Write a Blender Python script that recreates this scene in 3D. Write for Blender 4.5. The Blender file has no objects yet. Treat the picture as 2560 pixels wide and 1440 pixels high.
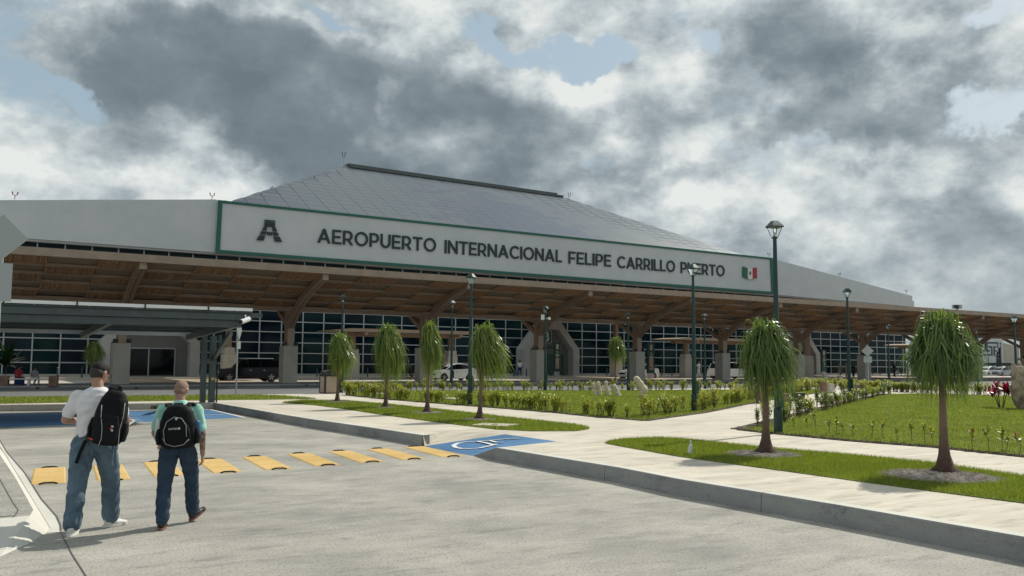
import bpy, bmesh, math, random
import numpy as np
from mathutils import Vector, Matrix
random.seed(7); rng=np.random.default_rng(7)
sc=bpy.context.scene; COL=sc.collection
PI=math.pi
# ------------------------------------------------------------------ camera
FPX=2200.0; PITCH=math.atan(185/2200.0); ROLL=0.0066; EYE=1.75
cd=bpy.data.cameras.new("camera"); cam=bpy.data.objects.new("camera",cd); COL.objects.link(cam)
fw=Vector((0,math.cos(PITCH),math.sin(PITCH))); up0=Vector((0,-math.sin(PITCH),math.cos(PITCH))); rt0=Vector((1,0,0))
upv=up0*math.cos(ROLL)-rt0*math.sin(ROLL); rtv=rt0*math.cos(ROLL)+up0*math.sin(ROLL)
CAM=Vector((0,0,EYE))
cam.matrix_world=Matrix(((rtv.x,upv.x,-fw.x,0),(rtv.y,upv.y,-fw.y,0),(rtv.z,upv.z,-fw.z,EYE),(0,0,0,1)))
cd.sensor_width=36; cd.lens=36*FPX/2560; cd.clip_start=0.1; cd.clip_end=4000
sc.camera=cam
# ------------------------------------------------------------------ exposure
vs=sc.view_settings; vs.view_transform='Standard'; vs.look='None'; vs.gamma=1; vs.use_curve_mapping=False; vs.exposure=0.03
# ------------------------------------------------------------------ sun
SUN_AZ=math.radians(43); SUN_EL=math.radians(43)
sl=bpy.data.lights.new("sun",'SUN'); sl.energy=3.95; sl.angle=math.radians(0.55); sl.color=(1,0.95,0.85)
sun=bpy.data.objects.new("sun",sl); COL.objects.link(sun)
sd=Vector((math.sin(SUN_AZ)*math.cos(SUN_EL),math.cos(SUN_AZ)*math.cos(SUN_EL),math.sin(SUN_EL)))
sun.rotation_euler=(-sd).to_track_quat('-Z','Y').to_euler(); sun.location=(0,0,60)
# ------------------------------------------------------------------ sky
def ray(x,y): return fw+rtv*((x-1280)/FPX)+upv*((720-y)/FPX)
def azel(x,y):
    d=ray(x,y).normalized(); return math.atan2(d.x,d.y), math.asin(d.z)
world=bpy.data.worlds.new("World"); sc.world=world; world.use_nodes=True
def build_sky():
    nt=world.node_tree; N=nt.nodes; L=nt.links; N.clear()
    def nd(t,**k):
        n=N.new(t)
        for a,b in k.items(): setattr(n,a,b)
        return n
    def mth(op,a,b=None,c=None,clamp=False):
        n=nd('ShaderNodeMath',operation=op,use_clamp=clamp)
        for i,v in enumerate((a,b,c)):
            if v is None: continue
            if isinstance(v,(int,float)): n.inputs[i].default_value=v
            else: L.new(v,n.inputs[i])
        return n.outputs[0]
    tc=nd('ShaderNodeTexCoord'); dirn=tc.outputs['Generated']
    sky=nd('ShaderNodeTexSky',sky_type='NISHITA'); sky.sun_disc=False; sky.sun_elevation=SUN_EL; sky.sun_rotation=SUN_AZ
    sky.air_density=1.2; sky.dust_density=2.0
    sep=nd('ShaderNodeSeparateXYZ'); L.new(dirn,sep.inputs[0])
    az=mth('ARCTAN2',sep.outputs[0],sep.outputs[1]); el=mth('ARCSINE',sep.outputs[2])
    def noise(vec,scale,detail,rough=0.55,off=(0,0,0),stretch=(1,1,1)):
        m=nd('ShaderNodeMapping'); m.inputs['Location'].default_value=off; m.inputs['Scale'].default_value=stretch; L.new(vec,m.inputs['Vector'])
        n=nd('ShaderNodeTexNoise'); n.inputs['Scale'].default_value=scale; n.inputs['Detail'].default_value=detail; n.inputs['Roughness'].default_value=rough
        L.new(m.outputs[0],n.inputs['Vector']); return n
    wn=noise(dirn,4.0,6,0.6,(3,1,2)); 
    ws=nd('ShaderNodeSeparateXYZ'); L.new(wn.outputs['Color'],ws.inputs[0])
    azw=mth('ADD',az,mth('MULTIPLY',mth('SUBTRACT',ws.outputs[0],0.5),0.40))
    elw=mth('ADD',el,mth('MULTIPLY',mth('SUBTRACT',ws.outputs[1],0.5),0.30))
    cv=nd('ShaderNodeCombineXYZ'); L.new(azw,cv.inputs[0]); L.new(elw,cv.inputs[1])
    def blob(px,py,rx,ry,rot=0.0):
        a,e=azel(px,py)
        m=nd('ShaderNodeMapping',vector_type='TEXTURE'); m.inputs['Location'].default_value=(a,e,0)
        m.inputs['Rotation'].default_value=(0,0,math.radians(rot)); m.inputs['Scale'].default_value=(rx/2200,ry/2200,1)
        L.new(cv.outputs[0],m.inputs['Vector'])
        ln=nd('ShaderNodeVectorMath',operation='LENGTH'); L.new(m.outputs[0],ln.inputs[0])
        mr=nd('ShaderNodeMapRange',interpolation_type='SMOOTHSTEP'); L.new(ln.outputs['Value'],mr.inputs['Value'])
        mr.inputs['From Min'].default_value=1.35; mr.inputs['From Max'].default_value=0.35
        return mr.outputs[0]
    # thick dark masses / open blue gaps, as the photograph's sky has them
    dark=None
    for px,py,rx,ry,rot,w in SKY_DARK:
        b=mth('MULTIPLY',blob(px,py,rx,ry,rot),w); dark=b if dark is None else mth('MAXIMUM',dark,b)
    gap=None
    for px,py,rx,ry,rot,w in SKY_GAP:
        b=mth('MULTIPLY',blob(px,py,rx,ry,rot),w); gap=b if gap is None else mth('MAXIMUM',gap,b)
    lit=None
    for px,py,rx,ry,rot,w in SKY_LIT:
        b=mth('MULTIPLY',blob(px,py,rx,ry,rot),w); lit=b if lit is None else mth('MAXIMUM',lit,b)
    st=(1,1,1.6)
    n1=noise(dirn,3.4,8,0.55,(0,0,0),st); n2=noise(dirn,11.0,9,0.60,(5,2,7),st); n3=noise(dirn,30.0,5,0.6,(1,9,3),st)
    # the same fields sampled a little towards the sun give the puffs a lit and a shaded side
    n1b=noise(dirn,3.4,5,0.5,(0.055,0.03,0.085),st); n2b=noise(dirn,11.0,6,0.58,(5.05,2.02,7.09),st)
    dens=mth('ADD',mth('ADD',mth('MULTIPLY',n1.outputs['Fac'],0.68),mth('MULTIPLY',n2.outputs['Fac'],0.25)),mth('MULTIPLY',n3.outputs['Fac'],0.07))
    d1=mth('SUBTRACT',mth('ADD',mth('ADD',dens,mth('MULTIPLY',dark,0.20)),mth('MULTIPLY',lit,0.10)),mth('MULTIPLY',gap,0.22))
    cov=nd('ShaderNodeMapRange',interpolation_type='SMOOTHSTEP'); L.new(d1,cov.inputs['Value'])
    cov.inputs['From Min'].default_value=0.37; cov.inputs['From Max'].default_value=0.49
    soft=mth('SUBTRACT',1.0,mth('MULTIPLY',dark,0.62))
    rel=mth('ADD',mth('MULTIPLY',mth('SUBTRACT',n1.outputs['Fac'],n1b.outputs['Fac']),1.25),mth('MULTIPLY',mth('SUBTRACT',n2.outputs['Fac'],n2b.outputs['Fac']),1.55))
    tex=mth('MULTIPLY',mth('SUBTRACT',rel,mth('MULTIPLY',mth('SUBTRACT',dens,0.52),1.35)),soft)
    bright=mth('ADD',mth('SUBTRACT',mth('ADD',SKY_BASE,tex),mth('MULTIPLY',dark,0.56)),mth('MULTIPLY',lit,0.22))
    ramp=nd('ShaderNodeValToRGB'); L.new(bright,ramp.inputs[0]); cr=ramp.color_ramp
    cr.elements[0].position=0.0; cr.elements[0].color=(0.150,0.192,0.222,1)
    cr.elements[1].position=1.0; cr.elements[1].color=(0.78,0.81,0.79,1)
    e=cr.elements.new(0.25); e.color=(0.210,0.258,0.288,1)
    e=cr.elements.new(0.52); e.color=(0.345,0.405,0.435,1)
    e=cr.elements.new(0.76); e.color=(0.555,0.610,0.625,1)
    sc_=nd('ShaderNodeVectorMath',operation='SCALE'); L.new(ramp.outputs[0],sc_.inputs[0]); sc_.inputs['Scale'].default_value=10.0
    # blue sky whitened by humid air
    mixs=nd('ShaderNodeMixRGB'); mixs.inputs[0].default_value=0.62; L.new(sky.outputs[0],mixs.inputs[1]); mixs.inputs[2].default_value=(3.9,5.1,5.7,1)
    mx=nd('ShaderNodeMixRGB'); L.new(cov.outputs[0],mx.inputs[0]); L.new(mixs.outputs[0],mx.inputs[1]); L.new(sc_.outputs[0],mx.inputs[2])
    # bright humid air towards the horizon
    hz=nd('ShaderNodeMapRange',interpolation_type='SMOOTHSTEP'); L.new(sep.outputs[2],hz.inputs['Value'])
    hz.inputs['From Min'].default_value=0.16; hz.inputs['From Max'].default_value=0.0; hz.inputs['To Max'].default_value=0.65
    hm=nd('ShaderNodeMixRGB'); L.new(hz.outputs[0],hm.inputs[0]); L.new(mx.outputs[0],hm.inputs[1]); hm.inputs[2].default_value=(4.3,4.9,5.0,1)
    bg=nd('ShaderNodeBackground'); bg.inputs[1].default_value=0.10; L.new(hm.outputs[0],bg.inputs[0])
    out=nd('ShaderNodeOutputWorld'); L.new(bg.outputs[0],out.inputs[0])
SKY_BASE=0.655
SKY_DARK=[(420,210,330,190,-12,1.0),(780,370,330,150,-26,1.0),(700,190,520,150,-4,0.8),(1120,200,260,120,-10,0.6),(1050,420,300,120,-10,0.5),(1580,230,130,160,10,0.42),
          (2010,170,110,160,8,0.58),(2040,380,330,55,-6,0.45),(1750,430,260,55,12,0.30),(2480,590,200,80,0,0.30),(240,420,200,60,0,0.35),(1280,330,160,120,0,0.35)]
SKY_GAP=[(1400,30,260,60,-8,1.15),(2490,70,150,55,-10,0.95),(2430,330,120,50,20,0.6),(120,255,120,45,-30,0.75),(880,5,90,30,0,0.8),(1375,365,70,40,0,0.55),(1800,60,60,60,0,.5)]
SKY_LIT=[(1350,130,380,60,-6,0.8),(1030,232,55,40,0,1.0),(2280,170,330,90,-12,0.9),(1680,120,110,110,0,0.7),(520,420,160,50,-20,0.9),(1640,340,60,110,0,0.8),(100,130,90,70,0,0.55),(2300,450,330,60,8,0.45),(1700,560,500,60,0,0.35),(620,20,500,30,-3,.6)]
build_sky()

# ------------------------------------------------------------------ materials
MATS={}
def newmat(name):
    m=bpy.data.materials.new(name); m.use_nodes=True; MATS[name]=m
    nt=m.node_tree; b=nt.nodes['Principled BSDF']; return m,nt,b
def mat(name,col,rough=0.6,metal=0.0,var=0.0,vscale=4.0,bump=0.0,bscale=30.0,spec=0.5,coat=0.0,col2=None,detail=5,stretch=None,emit=None):
    """plain principled surface with object-space noise variation and fine relief"""
    m,nt,b=newmat(name); N=nt.nodes; L=nt.links
    c=(*col,1)
    b.inputs['Base Color'].default_value=c; b.inputs['Roughness'].default_value=rough; b.inputs['Metallic'].default_value=metal
    b.inputs['Specular IOR Level'].default_value=spec
    if coat: b.inputs['Coat Weight'].default_value=coat; b.inputs['Coat Roughness'].default_value=0.05
    if emit: b.inputs['Emission Color'].default_value=(*emit[0],1); b.inputs['Emission Strength'].default_value=emit[1]
    if var or bump or col2:
        tc=N.new('ShaderNodeTexCoord'); src=tc.outputs['Object']
        if stretch:
            mp=N.new('ShaderNodeMapping'); mp.inputs['Scale'].default_value=stretch; L.new(src,mp.inputs['Vector']); src=mp.outputs[0]
    if var or col2:
        n=N.new('ShaderNodeTexNoise'); n.inputs['Scale'].default_value=vscale; n.inputs['Detail'].default_value=detail; n.inputs['Roughness'].default_value=0.6; L.new(src,n.inputs['Vector'])
        r=N.new('ShaderNodeValToRGB'); L.new(n.outputs['Fac'],r.inputs[0])
        a=tuple(max(0,x*(1-var)) for x in col); d=col2 if col2 else tuple(min(1,x*(1+var)) for x in col)
        r.color_ramp.elements[0].position=0.35; r.color_ramp.elements[0].color=(*a,1); r.color_ramp.elements[1].position=0.66; r.color_ramp.elements[1].color=(*d,1)
        L.new(r.outputs[0],b.inputs['Base Color'])
    if bump:
        n=N.new('ShaderNodeTexNoise'); n.inputs['Scale'].default_value=bscale; n.inputs['Detail'].default_value=4; L.new(src,n.inputs['Vector'])
        bp=N.new('ShaderNodeBump'); bp.inputs['Strength'].default_value=min(1,bump); bp.inputs['Distance'].default_value=0.02; L.new(n.outputs['Fac'],bp.inputs['Height']); L.new(bp.outputs[0],b.inputs['Normal'])
    return m
def concrete(name,lo,hi,speck=0.0,streak=None,dirt=0.0,dirtcol=(0.06,0.06,0.055),bump=0.4,island=0.0):
    m,nt,b=newmat(name); N=nt.nodes; L=nt.links
    geo=N.new('ShaderNodeNewGeometry'); P=geo.outputs['Position']
    def nz(scale,det=5,stretch=None,rough=0.6,rot=0):
        src=P
        if stretch:
            mp=N.new('ShaderNodeMapping'); mp.inputs['Rotation'].default_value=(0,0,rot); L.new(P,mp.inputs['Vector'])
            m2=N.new('ShaderNodeMapping'); m2.inputs['Scale'].default_value=stretch; L.new(mp.outputs[0],m2.inputs['Vector']); src=m2.outputs[0]
        n=N.new('ShaderNodeTexNoise'); n.inputs['Scale'].default_value=scale; n.inputs['Detail'].default_value=det; n.inputs['Roughness'].default_value=rough; L.new(src,n.inputs['Vector']); return n.outputs['Fac']
    def mixc(f,a,bb,mode='MIX'):
        x=N.new('ShaderNodeMixRGB'); x.blend_type=mode
        for i,v in enumerate((f,a,bb)):
            if isinstance(v,(int,float)): x.inputs[i].default_value=v
            elif isinstance(v,tuple): x.inputs[i].default_value=(*v,1)
            else: L.new(v,x.inputs[i])
        return x.outputs[0]
    def rng_(v,a,bb,c=0,d=1):
        x=N.new('ShaderNodeMapRange'); L.new(v,x.inputs['Value']); x.inputs['From Min'].default_value=a; x.inputs['From Max'].default_value=bb; x.inputs['To Min'].default_value=c; x.inputs['To Max'].default_value=d; return x.outputs[0]
    base=mixc(rng_(nz(0.45,7,rough=0.65),0.33,0.68),lo,hi)
    base=mixc(rng_(nz(3.5,5),0.3,0.75,0,0.35),base,tuple(0.5*(a+c) for a,c in zip(lo,hi)))
    if streak:
        s,rot,amt=streak
        st=rng_(nz(s[0],6,(s[1],s[2],1),0.7,rot),0.52,0.68,0,amt); base=mixc(st,base,tuple(x*0.62 for x in lo))
        st2=rng_(nz(s[0]*0.6,6,(s[1],s[2],1),0.7,rot+0.02),0.50,0.28,0,amt*0.8); base=mixc(st2,base,tuple(min(1,x*1.16) for x in hi))
    if speck:
        sp=rng_(nz(38,2,rough=0.8),0.56,0.66,0,speck); base=mixc(sp,base,tuple(x*0.55 for x in lo))
    if dirt:
        di=rng_(nz(1.1,8,(1,1,1),0.72),0.60,0.72,0,dirt); base=mixc(di,base,dirtcol)
    if island:
        rn=rng_(geo.outputs['Random Per Island'],0,1,1-island,1+island)
        hs=N.new('ShaderNodeHueSaturation'); L.new(rn,hs.inputs['Value']); L.new(base,hs.inputs['Color']); base=hs.outputs[0]
    L.new(base,b.inputs['Base Color']); b.inputs['Roughness'].default_value=0.85; b.inputs['Specular IOR Level'].default_value=0.3
    bp=N.new('ShaderNodeBump'); bp.inputs['Strength'].default_value=bump; bp.inputs['Distance'].default_value=0.012
    L.new(nz(22,6,rough=0.75),bp.inputs['Height']); L.new(bp.outputs[0],b.inputs['Normal'])
    return m
UANG=math.radians(58.3)
UROT=-(PI/2-UANG)   # rotates world so that x runs along the facade
concrete('lot_concrete',(0.225,0.22,0.20),(0.475,0.45,0.39),speck=1.0,streak=((1.5,0.9,2.6),UROT,0.5),dirt=0.85,dirtcol=(0.19,0.19,0.185),bump=0.6)
concrete('walk_concrete',(0.46,0.42,0.345),(0.63,0.575,0.475),streak=((1.5,0.7,4.0),UROT,0.85),dirt=0.5,dirtcol=(0.25,0.215,0.165),bump=0.3,island=.05)
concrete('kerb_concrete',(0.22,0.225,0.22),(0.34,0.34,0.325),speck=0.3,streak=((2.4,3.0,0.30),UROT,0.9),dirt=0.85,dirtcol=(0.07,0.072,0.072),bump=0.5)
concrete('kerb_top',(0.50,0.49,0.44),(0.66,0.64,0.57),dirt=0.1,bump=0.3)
concrete('road_grey',(0.125,0.127,0.127),(0.185,0.185,0.18),speck=0.3,streak=((0.8,0.5,3.0),UROT,0.3),bump=0.3)
concrete('lane_concrete',(0.38,0.35,0.30),(0.50,0.46,0.40),bump=0.2,dirt=0.2,dirtcol=(0.2,0.19,0.17))
concrete('tan_concrete',(0.36,0.29,0.21),(0.46,0.38,0.29),bump=0.2)
concrete('plinth_stone',(0.38,0.36,0.315),(0.55,0.525,0.46),speck=0.35,dirt=0.3,dirtcol=(0.18,0.16,0.13),bump=0.4,island=0.06)
concrete('portal_wall',(0.17,0.17,0.17),(0.23,0.23,0.225),bump=.1)
concrete('portal_stone',(0.38,0.375,0.355),(0.50,0.495,0.47),speck=0.2,bump=0.2,island=0.06)
concrete('earth_ground',(0.16,0.16,0.12),(0.24,0.23,0.18),bump=0.3)
concrete('soil',(0.045,0.032,0.024),(0.11,0.08,0.06),speck=0.6,bump=1.0)
concrete('blue_paint',(0.045,0.13,0.27),(0.10,0.235,0.42),streak=((1.3,0.6,4.5),UROT,0.7),dirt=0.5,dirtcol=(0.28,0.30,0.31),bump=0.3)
concrete('yellow_paint',(0.52,0.34,0.11),(0.70,0.48,0.19),speck=.5,dirt=0.45,dirtcol=(0.4,0.25,0.09),bump=0.3)
concrete('white_paint',(0.62,0.63,0.61),(0.76,0.76,0.73),dirt=0.35,dirtcol=(0.4,0.42,0.43),bump=0.2)
concrete('stucco',(0.52,0.56,0.57),(0.60,0.63,0.635),bump=0.12,dirt=0.06,dirtcol=(0.42,0.45,0.46))
mat('sign_green',(0.008,0.115,0.082),0.45,var=0.1)
mat('letter_navy',(0.010,0.024,0.034),0.4)
mat('timber',(0.29,0.20,0.14),0.55,var=0.22,vscale=2.0,bump=0.25,bscale=14,stretch=(1,8,8))
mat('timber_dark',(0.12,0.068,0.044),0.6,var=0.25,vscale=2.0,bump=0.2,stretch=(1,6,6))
mat('eave_timber',(0.33,0.25,0.185),0.5,var=0.12,vscale=1.5)
mat('thatch',(0.40,0.24,0.14),0.85,var=0.55,vscale=9,col2=(0.74,0.46,0.27),stretch=(7,1,1),bump=0.6,bscale=20)
mat('thatch_mat',(0.34,0.26,0.19),0.85,var=0.3,vscale=5,bump=0.6,bscale=26,stretch=(3,3,1))
mat('roof_top',(0.28,0.27,0.25),0.6,var=0.1)
mat('mullion',(0.40,0.42,0.42),0.4,metal=0.3)
mat('ridge_metal',(0.10,0.115,0.11),0.45,metal=0.5,var=0.15)
for i,c in enumerate([(0.335,0.35,0.36),(0.255,0.28,0.335),(0.39,0.38,0.37),(0.30,0.295,0.34),(0.36,0.38,0.37)]):
    mat('roof_panel_%d'%i,tuple(x*k_ for x,k_ in zip(c,(.42,.46,.50))),0.30,metal=0.7,var=0.06,vscale=0.5)
mat('seam_dark',(0.09,0.085,0.085),0.6)
def glassmat():
    m,nt,b=newmat('facade_glass'); N=nt.nodes; L=nt.links
    b.inputs['Base Color'].default_value=(0.003,0.014,0.022,1); b.inputs['Roughness'].default_value=0.07; b.inputs['IOR'].default_value=1.45
    b.inputs['Specular IOR Level'].default_value=0.14
    geo=N.new('ShaderNodeNewGeometry'); n=N.new('ShaderNodeTexNoise'); n.inputs['Scale'].default_value=0.25; n.inputs['Detail'].default_value=3; L.new(geo.outputs['Position'],n.inputs['Vector'])
    r=N.new('ShaderNodeValToRGB'); L.new(n.outputs['Fac'],r.inputs[0]); r.color_ramp.elements[0].color=(0.002,0.008,0.016,1); r.color_ramp.elements[0].position=0.35
    r.color_ramp.elements[1].color=(0.006,0.028,0.030,1); r.color_ramp.elements[1].position=0.7; L.new(r.outputs[0],b.inputs['Base Color'])
    bp=N.new('ShaderNodeBump'); bp.inputs['Strength'].default_value=0.02; n2=N.new('ShaderNodeTexNoise'); n2.inputs['Scale'].default_value=0.8; L.new(geo.outputs['Position'],n2.inputs['Vector']); L.new(n2.outputs['Fac'],bp.inputs['Height']); L.new(bp.outputs[0],b.inputs['Normal'])
glassmat()
mat('dark_glass',(0.003,0.005,0.007),0.08,spec=0.25)
mat('lamp_green',(0.003,0.036,0.033),0.35,spec=0.5)
mat('lamp_glass',(0.55,0.60,0.60),0.25)
mat('lamp_cap',(0.02,0.045,0.042),0.4)
mat('steel_grey',(0.065,0.085,0.088),0.45,metal=0.3,var=0.12)
mat('steel_dark',(0.022,0.036,0.036),0.5,metal=0.2)
mat('white_metal',(0.74,0.76,0.76),0.35)
mat('sign_back',(0.35,0.38,0.38),0.45,metal=0.4)
mat('black_plastic',(0.012,0.012,0.013),0.45)
mat('rubber',(0.015,0.015,0.015),0.8)
mat('chrome',(0.6,0.6,0.6),0.2,metal=1)
mat('rim_grey',(0.28,0.29,0.30),0.3,metal=0.8)
mat('car_black',(0.002,0.003,0.006),0.22,spec=0.2,coat=0.12)
mat('car_white',(0.70,0.71,0.70),0.25,coat=0.8)
mat('car_grey',(0.25,0.27,0.29),0.25,coat=0.8)
mat('red_lamp',(0.35,0.01,0.01),0.3)
mat('red_beacon',(0.22,0.03,0.025),0.4)
mat('bin_stone',(0.42,0.32,0.24),0.85,var=0.25,vscale=25,bump=0.5,bscale=60)
mat('wood_stump',(0.21,0.135,0.095),0.8,var=0.3,vscale=6,bump=0.5,bscale=15)
mat('sculpt_stone',(0.60,0.52,0.38),0.8,var=0.14,vscale=4,bump=0.5,bscale=18)
mat('coral_rock',(0.33,0.27,0.20),0.95,var=0.55,vscale=3.5,bump=1.0,bscale=9)
mat('totem_green',(0.006,0.055,0.042),0.35)
mat('cream_print',(0.55,0.53,0.44),0.6)
mat('gate_white',(0.70,0.72,0.68),0.6)
mat('flag_green',(0.01,0.13,0.065),0.5); mat('flag_white',(0.68,0.69,0.66),0.5); mat('flag_red',(0.36,0.025,0.04),0.5); mat('flag_brown',(0.08,0.06,0.04),0.6)
mat('plate_gold',(0.55,0.42,0.16),0.5)
def leafmat(name,c1,c2,rough=0.4,trans=0.35,per='island'):
    m,nt,b=newmat(name); N=nt.nodes; L=nt.links
    geo=N.new('ShaderNodeNewGeometry'); r=N.new('ShaderNodeValToRGB'); L.new(geo.outputs['Random Per Island'],r.inputs[0])
    r.color_ramp.elements[0].color=(*c1,1); r.color_ramp.elements[1].color=(*c2,1)
    L.new(r.outputs[0],b.inputs['Base Color']); b.inputs['Roughness'].default_value=rough; b.inputs['Specular IOR Level'].default_value=0.45
    tr=N.new('ShaderNodeBsdfTranslucent'); hs=N.new('ShaderNodeHueSaturation'); hs.inputs['Value'].default_value=1.7; hs.inputs['Saturation'].default_value=1.15; L.new(r.outputs[0],hs.inputs['Color']); L.new(hs.outputs[0],tr.inputs[0])
    mx=N.new('ShaderNodeMixShader'); mx.inputs[0].default_value=trans; L.new(b.outputs[0],mx.inputs[1]); L.new(tr.outputs[0],mx.inputs[2])
    L.new(mx.outputs[0],N['Material Output'].inputs[0]); return m
leafmat('palm_leaf',(0.034,0.078,0.022),(0.19,0.25,0.06),0.34,0.40)
leafmat('palm_leaf_light',(0.075,0.13,0.025),(0.22,0.27,0.06),0.3,0.42)
leafmat('grass_blade',(0.075,0.125,0.018),(0.27,0.30,0.06),0.5,0.42)
leafmat('shrub_leaf',(0.09,0.15,0.025),(0.50,0.48,0.09),0.35,0.35)
leafmat('shrub_dark',(0.035,0.09,0.02),(0.20,0.24,0.045),0.35,0.3)
leafmat('sapling_leaf',(0.09,0.13,0.025),(0.36,0.36,0.06),0.35,0.4)
leafmat('crimson_leaf',(0.07,0.008,0.02),(0.30,0.02,0.06),0.35,0.3)
leafmat('broad_leaf',(0.012,0.04,0.014),(0.03,0.08,0.025),0.4,0.25)
mat('flower_red',(0.5,0.02,0.015),0.5)
mat('twig',(0.10,0.07,0.04),0.8)
def patchy(name,scale,lo,hi):
    m=MATS[name]; nt=m.node_tree; N=nt.nodes; L=nt.links; b=N['Principled BSDF']; src=b.inputs['Base Color'].links[0].from_socket
    geo=N.new('ShaderNodeNewGeometry'); n=N.new('ShaderNodeTexNoise'); n.inputs['Scale'].default_value=scale; n.inputs['Detail'].default_value=6; n.inputs['Roughness'].default_value=.65; L.new(geo.outputs['Position'],n.inputs['Vector'])
    r=N.new('ShaderNodeMapRange'); L.new(n.outputs['Fac'],r.inputs['Value']); r.inputs['From Min'].default_value=.35; r.inputs['From Max'].default_value=.65; r.inputs['To Min'].default_value=lo; r.inputs['To Max'].default_value=hi
    h=N.new('ShaderNodeHueSaturation'); L.new(r.outputs[0],h.inputs['Value']); L.new(src,h.inputs['Color']); L.new(h.outputs[0],b.inputs['Base Color'])
patchy('grass_blade',.9,.62,1.25)
def trunkmat():
    m,nt,b=newmat('palm_trunk'); N=nt.nodes; L=nt.links
    tc=N.new('ShaderNodeTexCoord'); sp=N.new('ShaderNodeSeparateXYZ'); L.new(tc.outputs['Object'],sp.inputs[0])
    n=N.new('ShaderNodeTexNoise'); n.inputs['Scale'].default_value=14; n.inputs['Detail'].default_value=6; L.new(tc.outputs['Object'],n.inputs['Vector'])
    ad=N.new('ShaderNodeMath'); ad.operation='MULTIPLY_ADD'; L.new(n.outputs['Fac'],ad.inputs[0]); ad.inputs[1].default_value=0.5; L.new(sp.outputs[2],ad.inputs[2])
    r=N.new('ShaderNodeValToRGB'); L.new(ad.outputs[0],r.inputs[0]); e=r.color_ramp
    e.elements[0].position=0.28; e.elements[0].color=(0.055,0.024,0.016,1); e.elements[1].position=0.95; e.elements[1].color=(0.20,0.145,0.10,1)
    x=e.elements.new(0.50); x.color=(0.10,0.062,0.045,1)
    L.new(r.outputs[0],b.inputs['Base Color']); b.inputs['Roughness'].default_value=0.85
    bp=N.new('ShaderNodeBump'); bp.inputs['Strength'].default_value=0.7; bp.inputs['Distance'].default_value=0.02; L.new(n.outputs['Fac'],bp.inputs['Height']); L.new(bp.outputs[0],b.inputs['Normal'])
trunkmat()
mat('gravel_stone',(0.34,0.29,0.25),0.9,var=0.4,vscale=9,detail=2)
def lawnmat():
    m,nt,b=newmat('lawn_ground'); N=nt.nodes; L=nt.links
    geo=N.new('ShaderNodeNewGeometry')
    n=N.new('ShaderNodeTexNoise'); n.inputs['Scale'].default_value=0.9; n.inputs['Detail'].default_value=9; n.inputs['Roughness'].default_value=0.7; L.new(geo.outputs['Position'],n.inputs['Vector'])
    r=N.new('ShaderNodeValToRGB'); L.new(n.outputs['Fac'],r.inputs[0]); e=r.color_ramp
    e.elements[0].position=0.3; e.elements[0].color=(0.08,0.11,0.02,1); e.elements[1].position=0.7; e.elements[1].color=(0.22,0.24,0.055,1)
    L.new(r.outputs[0],b.inputs['Base Color']); b.inputs['Roughness'].default_value=0.9; b.inputs['Specular IOR Level'].default_value=0.15
    n2=N.new('ShaderNodeTexNoise'); n2.inputs['Scale'].default_value=30; n2.inputs['Detail'].default_value=5; L.new(geo.outputs['Position'],n2.inputs['Vector'])
    bp=N.new('ShaderNodeBump'); bp.inputs['Strength'].default_value=1; bp.inputs['Distance'].default_value=0.04; L.new(n2.outputs['Fac'],bp.inputs['Height']); L.new(bp.outputs[0],b.inputs['Normal'])
lawnmat()

# ------------------------------------------------------------------ helpers
def at(px,py,z=0.0):
    d=ray(px,py); return CAM+d*((z-EYE)/d.z)
UV=Vector((math.sin(UANG),math.cos(UANG),0)); NV=Vector((-math.cos(UANG),math.sin(UANG),0)); ORG=Vector((-16.55,65.5,0))
RU=math.atan2(UV.y,UV.x)
def ST(px,py,t):
    """pixel -> (s, z) on the vertical plane parallel to the facade at depth t"""
    d=ray(px,py); k=(t-(CAM-ORG).dot(NV))/d.dot(NV); P=CAM+d*k; return (P-ORG).dot(UV),P.z
def W(s,t,z=0): return ORG+UV*s+NV*t+Vector((0,0,z))
def zf(s): return 1-0.0004*s
def tag(o,label=None,cat=None,group=None,kind=None):
    if label: o['label']=label
    if cat: o['category']=cat
    if group: o['group']=group
    if kind: o['kind']=kind
    return o
def empty(name,loc=(0,0,0),rz=0.0,label=None,cat=None,group=None,parent=None):
    o=bpy.data.objects.new(name,None); COL.objects.link(o); o.location=loc; o.rotation_euler=(0,0,rz); o.empty_display_size=0.3
    if parent: o.parent=parent
    return tag(o,label,cat,group)
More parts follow.
